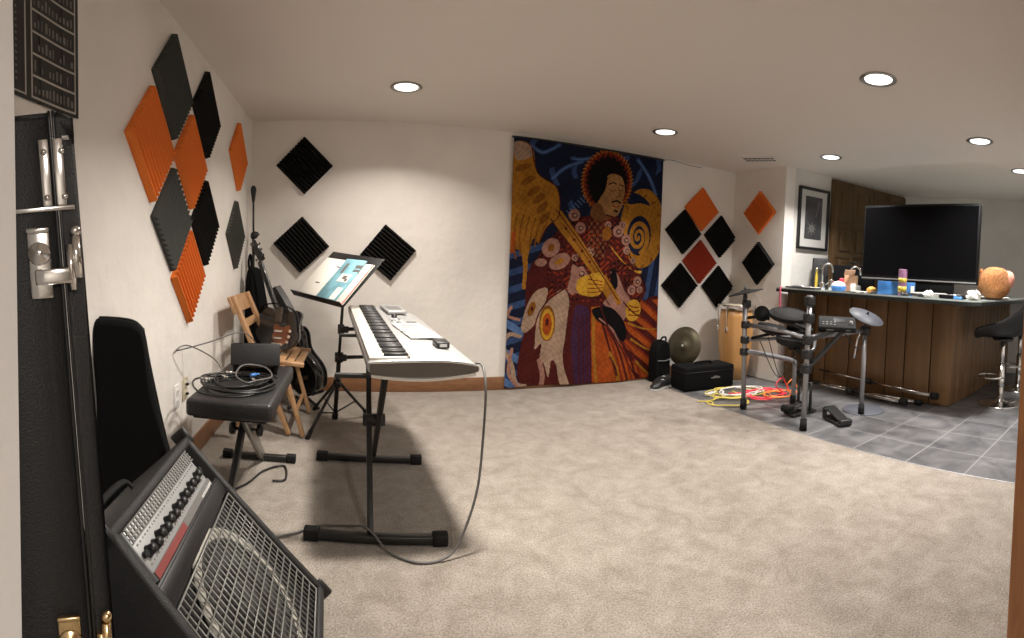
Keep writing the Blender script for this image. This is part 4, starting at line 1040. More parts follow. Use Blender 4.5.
# ------------------------------------------------------------------ cymbal, cases, drum on the back wall
t = thing('soft_case', (3.03, 3.55, 0), 'boxy black soft case with a small white mark, in front of the cymbal', 'case')
ca, cb_ = V((2.715, 3.40, 0)), V((3.27, 3.36, 0)); cdir = (cb_-ca).normalized(); cn = V((-cdir.y, cdir.x, 0)); Rcs = axes(cdir, cn, (0, 0, 1))
cl_ = (cb_-ca).length; cc = (ca+cb_)/2+cn*.12
mb = MB(); mb.box(cc+V((0, 0, .108)), (cl_, .24, .21), Rcs, bev=.018, seg=3); mb.build('case_body', M['nylon'], t)
mb = MB(); mb.tube([cc+Rcs@V((x, y, .165)) for x, y in ((-cl_/2-.001, -.121), (cl_/2+.001, -.121), (cl_/2+.001, .121), (-cl_/2-.001, .121))], .004, 6, True); mb.build('zipper', M['blackm'], t)
mb = MB(); mb.tube(spline([cc+Rcs@V((-.09, 0, .214)), cc+Rcs@V((-.07, 0, .232)), cc+Rcs@V((.07, 0, .232)), cc+Rcs@V((.09, 0, .214))], 6), .010, 8); mb.build('carry_handle', M['nylon'], t)
mb = MB(); q = cc+Rcs@V((.06, -.1212, .105)); mb.box(q, (.10, .002, .012), Rcs); mb.box(q+V((.0, 0, .010)), (.05, .002, .010), Rcs); mb.build('maker_mark', M['print'], t)

t = thing('cymbal', (2.99, 3.80, .2), 'large dull bronze cymbal leaning on the wall behind the black soft case', 'cymbal')
ny_ = V((-.93, -.32, .24)).normalized(); Rcy = frame_of(ny_)
cyo = V((2.995, 3.79, .335))
mb = MB(); mb.lathe([(.012, .030), (.022, .029), (.038, .020), (.05, .012), (.10, .007), (.19, .0), (.19, -.002), (.10, .005), (.05, .009), (.012, .026)], cyo, Rcy, 48, True)
for v in mb.bm.verts: pass
mb.build('plate', M['brass'], t)
mb = MB(); mb.lathe([(0, .033), (.010, .033), (.012, .028)], cyo, Rcy, 16); mb.build('centre_felt', M['logo'], t)
t = thing('duffel_bag', (2.86, 3.74, 0), 'slouching black bag between the wall hanging and the cymbal', 'bag')
def DB_(a, b, c): return V((2.775, 3.872, .002))+V((.96, .28, 0))*a+V((0, 0, 1))*b+V((-.28, .96, 0))*c
dbo = [(p.x, p.y) for p in spline([(-.10, .0, 0), (-.115, .15, 0), (-.11, .30, 0), (-.06, .385, 0), (.02, .39, 0), (.08, .34, 0), (.10, .2, 0), (.10, .0, 0)], 4)]
mb = MB(); pad(mb, dbo, .12, DB_, .03); mb.build('bag_body', M['nylon'], t)
mb = MB(); mb.tube(spline([DB_(-.10, .21, -.058), DB_(0, .20, -.066), DB_(.09, .21, -.058)], 6), .006, 6); mb.build('piping', M['greytube'], t)
mb = MB(); mb.tube(spline([DB_(-.05, .385, -.03), DB_(-.03, .42, -.04), DB_(.02, .42, -.04), DB_(.04, .385, -.03)], 6), .009, 8); mb.build('carry_handle', M['nylon'], t)
def shoe(x, y, a, label):
    t = thing('shoe', (x, y, 0), label, 'shoe', 'shoes by the wall hanging'); R = rotz(a)
    mb = MB(); so_ = [(p.x, p.y) for p in spline([(-.13, -.03, 0), (-.10, -.042, 0), (.0, -.036, 0), (.09, -.048, 0), (.135, -.02, 0), (.135, .02, 0), (.09, .045, 0), (0, .034, 0), (-.1, .04, 0), (-.13, .03, 0)], 4, True)]
    mb.prism(so_, .018, R, (x, y, .002)); mb.build('sole', M['logo'], t)
    mb = MB(); n = len(so_); rings = []
    for z, sc, sh in ((.020, .97, 0), (.04, .93, -.003), (.06, .75, -.02), (.075, .55, -.05)): rings.append([mb.bm.verts.new(V((x, y, z))+R@V((p[0]*sc+sh, p[1]*sc, 0))) for p in so_])
    for A, B in zip(rings[:-1], rings[1:]):
        for i in range(n): mb.face([A[i], A[(i+1) % n], B[(i+1) % n], B[i]], True)
    mb.face(rings[0]); mb.face(rings[-1]); mb.build('upper', M['leather'], t)
    mb = MB()
    for i in range(4): mb.tube([V((x, y, .060+.004*i))+R@V((.03-.022*i, -.018, 0)), V((x, y, .066+.004*i))+R@V((.03-.022*i, .0, 0)), V((x, y, .060+.004*i))+R@V((.03-.022*i, .018, 0))], .003, 5)
    mb.build('laces', M['whitec'], t)
shoe(2.605, 3.61, math.radians(200), 'dark shoe nearest the wall hanging, toe towards the cloth')
shoe(2.70, 3.725, math.radians(205), 'dark shoe nearer the black soft case')

# wooden hand drum
t = thing('conga_drum', (3.56, 3.68, 0), 'tall light wooden hand drum with chrome rim, below the black foam diamonds', 'drum')
do = V((3.555, 3.66, 0))
mb = MB(); mb.lathe([(0, .0), (.125, .0), (.15, .15), (.172, .33), (.178, .45), (.170, .62), (.160, .70), (.150, .70), (0, .69)], do, seg=48); mb.build('shell', M['drumwood'], t)
mb = MB(); mb.lathe([(0, .742), (.156, .742), (.166, .736), (.168, .70)], do, seg=48); mb.build('drum_head', M['skin'], t)
mb = MB(); mb.lathe([(.166, .742), (.176, .746), (.180, .738), (.180, .700), (.172, .698), (.170, .735)], do, seg=48, closed=True); mb.build('rim', M['chrome'], t)
for k in range(6):
    a = k*PI/3+.25; d = V((math.cos(a), math.sin(a), 0)); p = do+d*.186
    mb = MB(); mb.tube(spline([p+V((0, 0, .745)), p+d*.006+V((0, 0, .70)), p+V((0, 0, .60)), p+V((0, 0, .52))], 5), .005, 6); mb.box(p+V((0, 0, .50))-d*.006, (.03, .02, .05), rotz(a+PI/2), bev=.005); mb.build('tuning_lug', M['chrome'], t)

# ------------------------------------------------------------------ electronic drum kit
t = thing('electronic_drum_kit', (3.0, 2.4, 0), 'electronic drum kit on a grey tube rack in front of the bar', 'drum kit')
PL, PM, PR, PB = V((2.805, 2.76, 0)), V((2.752, 2.114, 0)), V((3.402, 2.043, 0)), V((3.262, 2.63, 0))
def post(p, h_, m=M['greytube'], top=None):
    mb = MB(); mb.tube([p+V((0, 0, .02)), (top or p+V((0, 0, h_)))], .019, 14); o = mb.build('rack_post', m, t)
    mb = MB(); mb.cyl(p, p+V((0, 0, .075)), .027, .024, seg=16); mb.build('rubber_foot', M['rubber'], o)
    return o
post(PL, .90, top=PL+V((-.02, .02, .90))); post(PM, .94); post(PR, .68); 
def clamp(p, name='rack_clamp', s=.055):
    mb = MB(); mb.box(p, (s, s, s*1.05), bev=.009); mb.cyl(p+V((-.03, -.03, 0)), p+V((-.055, -.05, 0)), .010, seg=10); mb.cyl(p+V((-.05, -.045, 0)), p+V((-.06, -.056, .0)), .018, seg=12); mb.build(name, M['black'], t)
for z in (.45, .545, .665, .83): clamp(PL+V((-.01, .01, z)))
for z in (.43, .53, .63, .78, .90): clamp(PM+V((0, 0, z)), s=.062)
clamp(PR+V((0, 0, .665)), s=.065)
def tubeP(pts, r=.017, name='rack_tube', m=None): mb = MB(); mb.tube(pts, r, 12); return mb.build(name, m or M['greytube'], t)
tubeP(spline([PL+V((0, 0, .455)), PL.lerp(PB, .5)+V((0, 0, .41)), PB+V((-.03, .005, .36)), PB+V((0, 0, .30)), PB+V((0, 0, .03))], 8), .019)
tubeP([PL+V((0, 0, .665)), PL.lerp(PM, .5)+V((.03, 0, .66)), PM+V((0, 0, .64))]); tubeP([PL+V((0, 0, .545)), PL+V((.16, -.1, .555)), PL+V((.32, -.18, .57))], .014)
tubeP([PM+V((0, 0, .645)), PR+V((-.02, 0, .665))]); tubeP([PM+V((0, 0, .53)), PM+V((.12, .03, .55)), PM+V((.22, .10, .60))], .013)
mb = MB(); mb.cyl(PB, PB+V((0, 0, .07)), .027, .024, seg=16); mb.build('rubber_foot', M['rubber'], t)
def padd(c, n, r, name='drum_pad', rim=True):
    R = frame_of(n); mb = MB(); mb.lathe([(0, -.045), (r*.6, -.045), (r*.95, -.028), (r, -.02), (r, .0), (r*.94, .008), (r*.88, .006), (0, .007)], c, R, 36); o = mb.build(name, M['rubber'], t)
    mb = MB(); mb.lathe([(r*.97, -.008), (r*1.02, -.006), (r*1.03, .006), (r*.98, .012), (r*.94, .010)], c, R, 36, True); mb.build('pad_rim', M['rubber'], o)
    mb = MB(); mb.lathe([(0, .0085), (r*.86, .0085), (r*.87, .006)], c, R, 36); mb.build('mesh_head', M['rubber'], o)
padd(V((2.90, 2.42, .775)), (-.12, -.20, .97), .15); padd(V((2.93, 2.60, .655)), (.06, -.16, .98), .12); padd(V((2.86, 2.66, .76)), (-.75, -.60, .2), .06)
padd(V((2.80, 2.30, .60)), (.10, -.05, .99), .11); padd(V((2.99, 2.38, .665)), (-.1, -.12, .98), .10)
# left cymbal, seen almost edge-on
cL = PL+V((-.02, .02, .93)); mb = MB(); mb.tube([PL+V((-.02, .02, .88)), PL+V((-.022, .022, .975))], .008, 8); mb.build('cymbal_rod', M['blackm'], t)
nl = V((-.19, .17, .96)).normalized()
def cymb(c, n, r, m):
    mb = MB(); mb.lathe([(.01, .012), (.03, .011), (.045, .004), (r, -.010), (r, -.016), (.045, -.003), (.01, .004)], c, frame_of(n), 44, True); o = mb.build('cymbal_pad', m, t)
    mb = MB(); mb.cyl(c, c+V(n).normalized()*.032, .014, .008, seg=14); mb.build('wing_nut', M['black'], o)
cymb(cL, nl, .140, M['rubber'])
cR = V((3.405, 2.038, .785)); nr = V((-.06, -.42, .9))
cymb(cR, nr, .145, M['rubbergrey'])
mb = MB(); mb.tube([(3.408, 2.034, .76), (3.375, 2.095, .60), (3.361, 2.109, .44)], .0085, 10); mb.build('cymbal_rod', M['chrome'], t)
# drum module
Rm = axes(V((.60, -.80, 0)), V((.72, .54, .43)).normalized(), V((.60, -.80, 0)).cross(V((.72, .54, .43)).normalized()))
if (Rm@V((0, 0, 1))).z < 0: Rm = axes(V((-.60, .80, 0)), V((.72, .54, .43)).normalized(), V((-.60, .80, 0)).cross(V((.72, .54, .43)).normalized()))
mc = V((2.985, 2.035, .735))
mb = MB(); mb.box(mc, (.27, .16, .045), Rm, bev=.008); md = mb.build('drum_module', M['rubber'], t)
mb = MB(); mb.box(mc+Rm@V((.02, .02, .0235)), (.09, .05, .002), Rm); mb.build('display', M['screen'], md)
for i in range(8):
    mb = MB(); mb.box(mc+Rm@V((-.10+(i % 4)*.028, -.045+.03*(i//4), .025)), (.016, .010, .006), Rm, bev=.002); mb.build('button', M['print'], md)
mb = MB(); mb.lathe([(0, .018), (.013, .018), (.016, 0)], mc+Rm@V((.10, -.02, .0225)), Rm, 18); mb.build('dial', M['print'], md)
for a, w_ in ((-.05, .05), (.08, .03)):
    mb = MB(); mb.box(mc+Rm@V((a, -.0805, .0)), (w_, .002, .009), Rm); mb.build('maker_mark', M['print'], md)
mb = MB(); mb.bar((3.02, 1.99, .70), PM+V((.035, .0, .44)), .032, .022); mb.build('rack_arm', M['blackm'], t)
for a_, b_ in (((2.90, 2.42, .73), PM+V((.0, .03, .70))), ((2.93, 2.60, .61), PL+V((.02, -.03, .56))), ((2.80, 2.30, .555), PM+V((0, .03, .53))), ((2.99, 2.38, .62), PM+V((.03, .03, .60))), ((2.86, 2.66, .74), PL+V((.0, 0, .72)))):
    mb = MB(); mb.tube([a_, b_], .012, 8); mb.ball(a_, .024, u=12, v=8); mb.cyl(V(a_)+V((.02, -.02, -.01)), V(a_)+V((.045, -.04, -.015)), .016, seg=10); mb.build('pad_mount', M['rubber'], t)
mb = MB(); mb.bar(mc-V((0, 0, .03)), PM+V((.02, 0, .63)), .045, .03); mb.build('module_bracket', M['blackm'], t)
# trigger cables of the kit
mb = MB(); rnd = random.Random(12)
for a, b, s_ in ((V((3.0, 2.1, .69)), PM+V((0, 0, .5)), .1), (V((3.05, 2.42, .72)), PM+V((.05, .1, .45)), .16), (V((2.90, 2.62, .58)), PB+V((-.1, 0, .32)), .2), (V((3.0, 2.0, .70)), PR+V((0, 0, .62)), .12), (PM+V((.02, 0, .42)), V((3.05, 2.45, .06)), .05), (PL+V((.1, -.05, .54)), PB+V((-.04, 0, .25)), .14)):
    m1 = (a+b)/2-V((rnd.uniform(-.05, .05), rnd.uniform(-.05, .05), s_)); mb.tube(spline([a, m1, b], 8), .0035, 6)
mb.build('trigger_cables', M['cableblk'], t)
# pedals
t = thing('kick_pedal', (3.03, 2.50, 0), 'black bass drum pedal with tower, between the rack posts', 'pedal')
mb = MB(); mb.bar((2.93, 2.40, .012), (3.20, 2.38, .012), .10, .016, bev=.004); mb.build('base_plate', M['blackm'], t)
mb = MB(); mb.bar((2.92, 2.415, .028), (3.10, 2.40, .085), .075, .012, bev=.004); mb.build('footboard', M['black'], t)
mb = MB()
for dy in (-.06, .06): mb.tube([(3.12, 2.40+dy, .02), (3.12, 2.40+dy, .24)], .012, 10)
mb.tube([(3.12, 2.33, .235), (3.12, 2.47, .235)], .010, 10); mb.build('tower', M['blackm'], t)
mb = MB(); mb.tube([(3.12, 2.40, .235), (3.05, 2.40, .31)], .005, 8); mb.cyl((3.035, 2.40, .315), (3.075, 2.40, .325), .028, seg=16); mb.build('beater', M['rubber'], t)
mb = MB(); mb.tube([(2.935, 2.37, .05), (2.935, 2.46, .05)], .028, 12); mb.build('heel_block', M['rubber'], t)
t = thing('hihat_pedal', (3.11, 2.04, 0), 'small black foot pedal alone on the tiles near the carpet edge', 'pedal')
pd = V((.42, .906, 0)); pn_ = V((pd.y, -pd.x, 0)); po = V((3.05, 1.975, 0))
Rp = axes(pd, -pn_, (0, 0, 1))
def PP(a, b, c): return po+pd*a-pn_*b+V((0, 0, c))
mb = MB(); mb.box(PP(.10, 0, .012), (.26, .11, .022), Rp, bev=.006); mb.build('base_plate', M['black'], t)
mb = MB(); mb.bar(PP(-.02, 0, .03), PP(.22, 0, .085), .09, .014, bev=.005); mb.build('footboard', M['rubber'], t)
for s_ in (-.048, .048):
    mb = MB(); mb.box(PP(.20, s_, .05), (.05, .014, .06), Rp, bev=.004); mb.build('side_bracket', M['black'], t)
mb = MB(); mb.box(PP(-.02, 0, .035), (.05, .10, .03), Rp, bev=.008); mb.build('heel_block', M['black'], t)
# round base plate under the right post
mb = MB(); mb.lathe([(0, .010), (.03, .012), (.17, .006), (.175, .002), (.17, 0), (0, 0)], (3.53, 2.10, -.004), seg=48); tag(mb.build('cymbal_disc', M['rubbergrey']), 'flat grey rubber disc lying on the tiles at the right drum post', 'disc')

# cords on the floor behind the drums
def cord(name, pts, m, r, label):
    mb = MB(); mb.tube(spline(pts, 8), r, 6); return tag(mb.build(name, m), label, 'cord', 'cords heaped behind the drums')
rnd = random.Random(21)
def loops(c, rx, ry, n, z0, ph=0, jit=.05):
    p = []
    for k in range(n*9):
        a = 2*PI*k/9+ph; q = 1+jit*rnd.uniform(-1, 1)*3
        p.append((c[0]+rx*q*math.cos(a), c[1]+ry*q*math.sin(a), z0+.012*rnd.random()+.002*k/9))
    return p
cord('extension_cord', [(2.62, 3.10, .006)]+loops((2.82, 2.95), .17, .13, 2, .006, 2.6)+[(3.05, 3.05, .01), (3.1, 3.2, .01)], M['yellow'], .0055, 'long yellow extension cord looped at the carpet edge behind the left drum post')
cord('extension_cord', loops((3.08, 3.12), .26, .17, 3, .012, .4, .08), M['yellow'], .005, 'second yellow cord, heaped near the foot of the wooden hand drum')
cord('red_cable', [(2.98, 3.12, .02)]+loops((3.22, 2.92), .19, .14, 4, .02, 0, .09)+[(3.30, 2.86, .10), (3.36, 2.84, .17), (3.42, 2.86, .12), (3.45, 2.82, .03)], M['red'], .0055, 'bright red cord tangled beside the bar end')
cord('orange_cable', loops((3.30, 2.80), .15, .11, 3, .03, 1, .1)+[(3.36, 2.78, .12), (3.42, 2.76, .16), (3.45, 2.74, .08)], M['orangec'], .005, 'orange cord on top of the red tangle')
cord('white_cable', loops((3.10, 3.10), .22, .12, 3, .025, 2, .09)+[(3.3, 3.0, .02)], M['whitec'], .0045, 'white cord mixed into the cord heap')
t = thing('power_strip', (2.86, 3.22, 0), 'small white power strip lying on the tiles beside the black soft case', 'power strip')
mb = MB(); Rps = rotz(math.radians(15)); mb.box((2.86, 3.22, .014), (.13, .035, .026), Rps, bev=.004); mb.build('housing', M['whitec'], t)
mb = MB()
for k in range(3): mb.box(V((2.86, 3.22, .0275))+Rps@V((-.04+k*.04, 0, 0)), (.018, .016, .001), Rps)
mb.build('sockets', M['black'], t)

# ------------------------------------------------------------------ bar
BXF, BYF = 4.08, 1.568
t = thing('bar_counter', (4.4, 2.2, 0), 'L-shaped bar clad in brown vertical boards, under the glass top', 'bar')
mb = MB(); mb.prism([(BXF+.012, BYF+.012), (6.025, BYF+.012), (5.89, 2.05), (4.70, 2.05), (4.70, 3.05), (BXF+.012, 3.15)], .905); mb.build('carcass', M['tvbody'], t)
ys = [BYF, 1.765, 2.023, 2.219, 2.457, 2.627, 2.907, 3.14]
for i, (a, b) in enumerate(zip(ys[:-1], ys[1:])):
    mb = MB(); mb.box((BXF+.006, (a+b)/2, .4525), (.014, b-a-.011, .905), bev=.003); mb.build('front_board', M['barwood'], t)
xs_ = [BXF, 4.237, 4.36, 4.482, 4.61, 4.755, 4.89, 5.023, 5.17, 5.32, 5.46, 5.60, 5.75, 5.89, 6.03]
for a, b in zip(xs_[:-1], xs_[1:]):
    mb = MB(); mb.box(((a+b)/2, BYF+.006, .4525), (b-a-.010, .014, .905), bev=.003); mb.build('side_board', M['barwood'], t)
mb = MB(); mb.prism([(3.79, 3.19), (3.79, 3.10), (BXF+.004, 3.04), (BXF+.004, 3.17)], .905); mb.build('end_panel', M['doorwood'], t)
# glass worktop on a dark bed
gpoly = [(6.14, 1.22), (3.86, 1.22)]
for k in range(1, 8):
    a = -PI/2-PI/2*k/8; gpoly.append((3.83+.15*math.cos(a), 1.37+.15*math.sin(a)))
gpoly += [(3.68, 1.40), (3.68, 3.25), (XS+.13, 3.20), (4.9, 3.02), (4.9, 2.12), (5.87, 2.12)]
t = thing('glass_countertop', (4.3, 2.1, .905), 'dark-edged glass worktop lying on the brown board bar', 'countertop')
mb = MB(); mb.prism(gpoly, .030, z0=.906); mb.build('dark_bed', M['glassedge'], t)
mb = MB(); mb.prism([(x, y) for x, y in gpoly], .012, z0=.9365); mb.build('glass_sheet', M['glass'], t)
GZ = .949
# television
t = thing('television', (4.06, 1.93, GZ), 'large black flat television standing on the bar', 'television')
tvc = V((4.045, 1.93, 1.42)); 
mb = MB(); mb.box(tvc+V((.02, 0, 0)), (.045, 1.15, .70), bev=.008); mb.box(tvc+V((.055, 0, -.05)), (.05, .7, .4), bev=.015); mb.build('housing', M['tvbody'], t)
mb = MB(); mb.box(tvc+V((-.004, 0, .012)), (.004, 1.115, .63)); mb.build('screen', M['screen'], t)
mb = MB(); mb.box(tvc+V((-.006, 0, -.334)), (.006, 1.14, .012), bev=.002); mb.build('silver_strip', M['print'], t)
mb = MB(); mb.box(tvc+V((.03, 0, -.40)), (.05, .70, .12), bev=.008); mb.box((4.07, 1.925, GZ+.008), (.24, .80, .016), bev=.006); mb.build('stand', M['tvbody'], t)

def onbar(name, x, y, label, cat, group=None): return thing(name, (x, y, GZ), label, cat, group)
def single(name, mb, m, label, cat, group=None): return tag(mb.build(name, m), label, cat, group)
# plush ball
t = onbar('plush_toy', 4.31, 1.275, 'round fuzzy brown plush toy with a pink patch, at the right end of the television', 'plush toy')
mb = MB(); mb.ball((4.31, 1.285, GZ+.15), .15, rotz(.3), (1, 1.0, 1.0), 36, 24)
for v in mb.bm.verts:
    d = v.co-V((4.31, 1.285, GZ+.15)); k = 1+.05*math.sin(d.z*26+d.y*17)+.03*math.sin(d.y*41+d.x*30)
    v.co = V((4.31, 1.285, GZ+.15))+d*k
    if v.co.z < GZ+.002: v.co.z = GZ+.002
mb.build('body', M['plush'], t)
mb = MB(); mb.ball((4.37, 1.17, GZ+.185), .075, None, (1, .8, 1.1), 20, 12); mb.build('pink_muzzle', M['plushpink'], t)
mb = MB(); mb.ball((4.29, 1.40, GZ+.235), .04, None, (1, .5, 1), 16, 10); mb.build('ear', M['plush'], t)
# blue tissue box and tall can
t = onbar('tissue_box', 3.90, 2.0, 'blue cardboard tissue box in front of the television', 'box')
Rt = rotz(math.radians(-66)); mb = MB(); mb.box((3.85, 2.02, GZ+.058), (.32, .12, .115), Rt, bev=.002); mb.build('carton', M['bluebox'], t)
mb = MB(); mb.lathe([(0, .001), (.05, .001), (.052, 0)], (3.85, 2.02, GZ+.1155), Matrix.Diagonal((1.5, .6, 1)).to_3x3(), 24); mb.build('opening', M['print'], t)
mb = MB(); mb.box(V((3.85, 2.02, GZ+.05))+Rt@V((.14, -.0605, .0)), (.03, .001, .07), Rt); mb.build('printed_label', M['paper'], t)
t = onbar('tall_can', 3.79, 1.935, 'tall narrow can with purple and yellow print, standing before the blue box', 'can')
mb = MB(); mb.lathe([(0, 0), (.034, 0), (.037, .004), (.037, .215), (.034, .22), (0, .22)], (3.79, 1.935, GZ), seg=28); mb.build('body', M['purple'], t)
mb = MB(); mb.lathe([(.0375, .03), (.0378, .03), (.0378, .08), (.0375, .08)], (3.79, 1.935, GZ), seg=28, closed=True); mb.lathe([(.0375, .11), (.0378, .11), (.0378, .15), (.0375, .15)], (3.79, 1.935, GZ), seg=28, closed=True); mb.build('yellow_band', M['yellowp'], t)
mb = MB(); mb.lathe([(0, .225), (.030, .225), (.036, .219)], (3.79, 1.935, GZ), seg=28); mb.build('lid', M['purple'], t)
# fruit, tub, papers, cup
mb = MB(); mb.ball((3.79, 2.235, GZ+.030), .032, None, (1.15, 1.5, .95)); single('orange_fruit', mb, M['fruit'], 'orange fruit lying on the bar left of the blue box', 'fruit')
t = onbar('plastic_tub', 3.78, 2.58, 'blue plastic tub with a pale rounded lid on the bar', 'tub')
mb = MB(); mb.lathe([(0, 0), (.058, 0), (.066, .01), (.070, .045), (.066, .048), (0, .046)], (3.78, 2.58, GZ), seg=28); mb.build('bowl', M['bluelid'], t)
mb = MB(); mb.lathe([(.068, .047), (.066, .058), (.045, .085), (0, .095)], (3.78, 2.58, GZ), seg=28); mb.build('lid', M['logo'], t)
def papers(x, y, sx, sy, a, n, label, z=GZ, m='paper', nm='paper_stack'):
    t = thing(nm, (x, y, z), label, 'papers'); rnd_ = random.Random(int(x*1000))
    for i in range(n):
        mb = MB(); mb.box((x+rnd_.uniform(-.01, .01), y+rnd_.uniform(-.01, .01), z+.003+.0045*i), (sx, sy, .004), rotz(a+rnd_.uniform(-.15, .15))); mb.build('sheet', M[m], t)
    return t
papers(3.87, 1.72, .15, .26, .1, 8, 'stack of white papers in front of the television stand')
papers(4.12, 1.05+.25, .2, .001, 0, 1, 'x') if False else None
papers(3.80, 2.34, .13, .18, .5, 3, 'loose white papers between the blue tub and the orange fruit')
papers(4.55, 1.42, .30, .42, .2, 4, 'white papers at the right end of the bar behind the plush toy')
def crumple(x, y, r, label, m='paper'):
    mb = MB(); mb.ball((x, y, GZ+r*.75), r, None, (1.1, 1.2, .8), 12, 8); rr = random.Random(int(y*100))
    for v in mb.bm.verts: v.co += V((rr.uniform(-1, 1), rr.uniform(-1, 1), rr.uniform(-1, 1)))*r*.22; v.co.z = max(v.co.z, GZ+.001)
    for f_ in mb.bm.faces: f_.smooth = False
    return single('crumpled_tissue', mb, M[m], label, 'tissue', 'crumpled tissues on the bar')
crumple(3.735, 1.665, .038, 'crumpled white tissue between the tall can and the black pouch'); crumple(3.80, 1.295, .052, 'crumpled white wrapper at the bar corner beside the plush toy')
mb = MB(); mb.box((3.718, 1.40, GZ+.012), (.025, .07, .022), rotz(.1), bev=.006); single('blue_eraser', mb, M['bluelid'], 'small blue block at the rounded bar corner', 'block')
t = onbar('black_pouch', 3.80, 1.50, 'flat black pouch lying on the bar before the white papers', 'pouch')
mb = MB(); mb.box((3.80, 1.475, GZ+.018), (.11, .21, .034), rotz(.05), bev=.012, seg=3); mb.build('pouch_body', M['nylon'], t)
mb = MB(); mb.tube([(3.75, 1.385, GZ+.034), (3.744, 1.565, GZ+.034)], .003, 6); mb.build('zipper', M['steel'], t)
# faucets
def faucet(x, y, hgt, label, m):
    t = onbar('bar_faucet', x, y, label, 'faucet', 'gooseneck faucets behind the bar')
    mb = MB(); mb.cyl((x, y, GZ), (x, y, GZ+.03), .024, .018); mb.build('base', M[m], t)
    pts = [(x, y, GZ+.02), (x, y, GZ+hgt*.8)]+[(x+.55*.05*(1-math.cos(a)), y-.83*.05*(1-math.cos(a)), GZ+hgt*.8+.055*math.sin(a)) for a in [PI*k/8 for k in range(1, 8)]]+[(x+.055, y-.083, GZ+hgt*.68)]
    mb = MB(); mb.tube(pts, .0105, 10); mb.build('spout', M[m], t)
    mb = MB(); mb.tube([(x+.01, y-.02, GZ+.04), (x+.03, y-.07, GZ+.075)], .006, 8); mb.build('lever', M[m], t)
faucet(4.12, 2.68, .23, 'taller gooseneck faucet right of the black speakers', 'chrome'); faucet(4.00, 2.93, .25, 'gooseneck faucet between the yellow bottle and the black box', 'steel')
# speaker and boxes at the left end
t = onbar('desk_speaker', 4.05, 3.02, 'tall black loudspeaker at the wall end of the bar, below the framed picture', 'speaker')
Rsp = rotz(math.radians(-50)); mb = MB(); mb.box((4.09, 3.03, GZ+.155), (.16, .14, .31), Rsp, bev=.01); mb.build('cabinet', M['tolex'], t)
for z, r in ((.09, .05), (.22, .03)):
    mb = MB(); mb.lathe([(r, .001), (r*.95, .004), (r*.8, -.001+.003), (0, .003)], V((4.09, 3.03, GZ+z))+Rsp@V((0, -.070, 0)), axes(Rsp@V((1, 0, 0)), (0, 0, 1), Rsp@V((0, -1, 0))), 24); mb.build('driver', M['cone'], t)
t = onbar('equipment_case', 4.20, 2.82, 'wide black case standing behind the faucets', 'case')
Rq2 = rotz(math.radians(-62)); mb = MB(); mb.box((4.28, 2.74, GZ+.125), (.42, .16, .25), Rq2, bev=.012); mb.build('housing', M['nylon'], t)
mb = MB(); mb.box(V((4.28, 2.74, GZ+.18))+Rq2@V((.13, -.081, 0)), (.05, .003, .03), Rq2); mb.build('badge', M['print'], t)
mb = MB(); mb.tube(spline([V((4.28, 2.74, GZ+.25))+Rq2@V((-.07, 0, 0)), V((4.28, 2.74, GZ+.275))+Rq2@V((-.04, 0, 0)), V((4.28, 2.74, GZ+.275))+Rq2@V((.04, 0, 0)), V((4.28, 2.74, GZ+.25))+Rq2@V((.07, 0, 0))], 5), .007, 8); mb.build('carry_handle', M['rubber'], t)
t = onbar('yellow_bottle', 3.90, 2.93, 'slim yellow bottle in front of the black speaker', 'bottle')
mb = MB(); mb.lathe([(0, 0), (.014, 0), (.015, .01), (.0145, .14), (.008, .165), (.008, .18), (0, .18)], (3.90, 2.93, GZ), seg=20); mb.build('body', M['yellowp'], t)
mb = MB(); mb.cyl((3.90, 2.93, GZ+.178), (3.90, 2.93, GZ+.21), .010, .008); mb.build('cap', M['gold'], t)
t = onbar('small_carton', 4.0, 2.59, 'tan open carton beside the left edge of the television', 'box')
mb = MB(); mb.box((4.0, 2.59, GZ+.075), (.09, .11, .15), rotz(.3), bev=.002); mb.build('carton', M['tan'], t)
mb = MB(); mb.bar((3.955, 2.585, GZ+.15), (3.925, 2.555, GZ+.20), .10, .003); mb.build('flap', M['tan'], t)
t = onbar('laptop_tray', 3.80, 3.02, 'thin dark tray with papers and pens at the wall end of the bar', 'tray')
mb = MB(); mb.box((3.80, 2.98, GZ+.008), (.20, .36, .014), rotz(-.1), bev=.004); mb.build('tray', M['black'], t)
mb = MB(); mb.box((3.82, 2.90, GZ+.017), (.12, .14, .003), rotz(.3)); mb.build('paper', M['paper'], t)
for i, (x, y, a) in enumerate(((3.76, 3.03, .4), (3.80, 3.07, -.5))):
    mb = MB(); d = V((math.cos(a+1.4), math.sin(a+1.4), 0)); mb.tube([V((x, y, GZ+.022))-d*.07, V((x, y, GZ+.022))+d*.07], .005, 8); mb.build('pen', M['steel'], t)
mb = MB(); mb.tube(spline([(3.70, 3.20, GZ+.004), (3.672, 3.19, .94), (3.674, 3.185, .80), (3.676, 3.18, .70)], 5), .010, 6, sq=.25); single('pink_ribbon', mb, M['pink'], 'pink ribbon hanging over the left end of the glass worktop', 'ribbon')
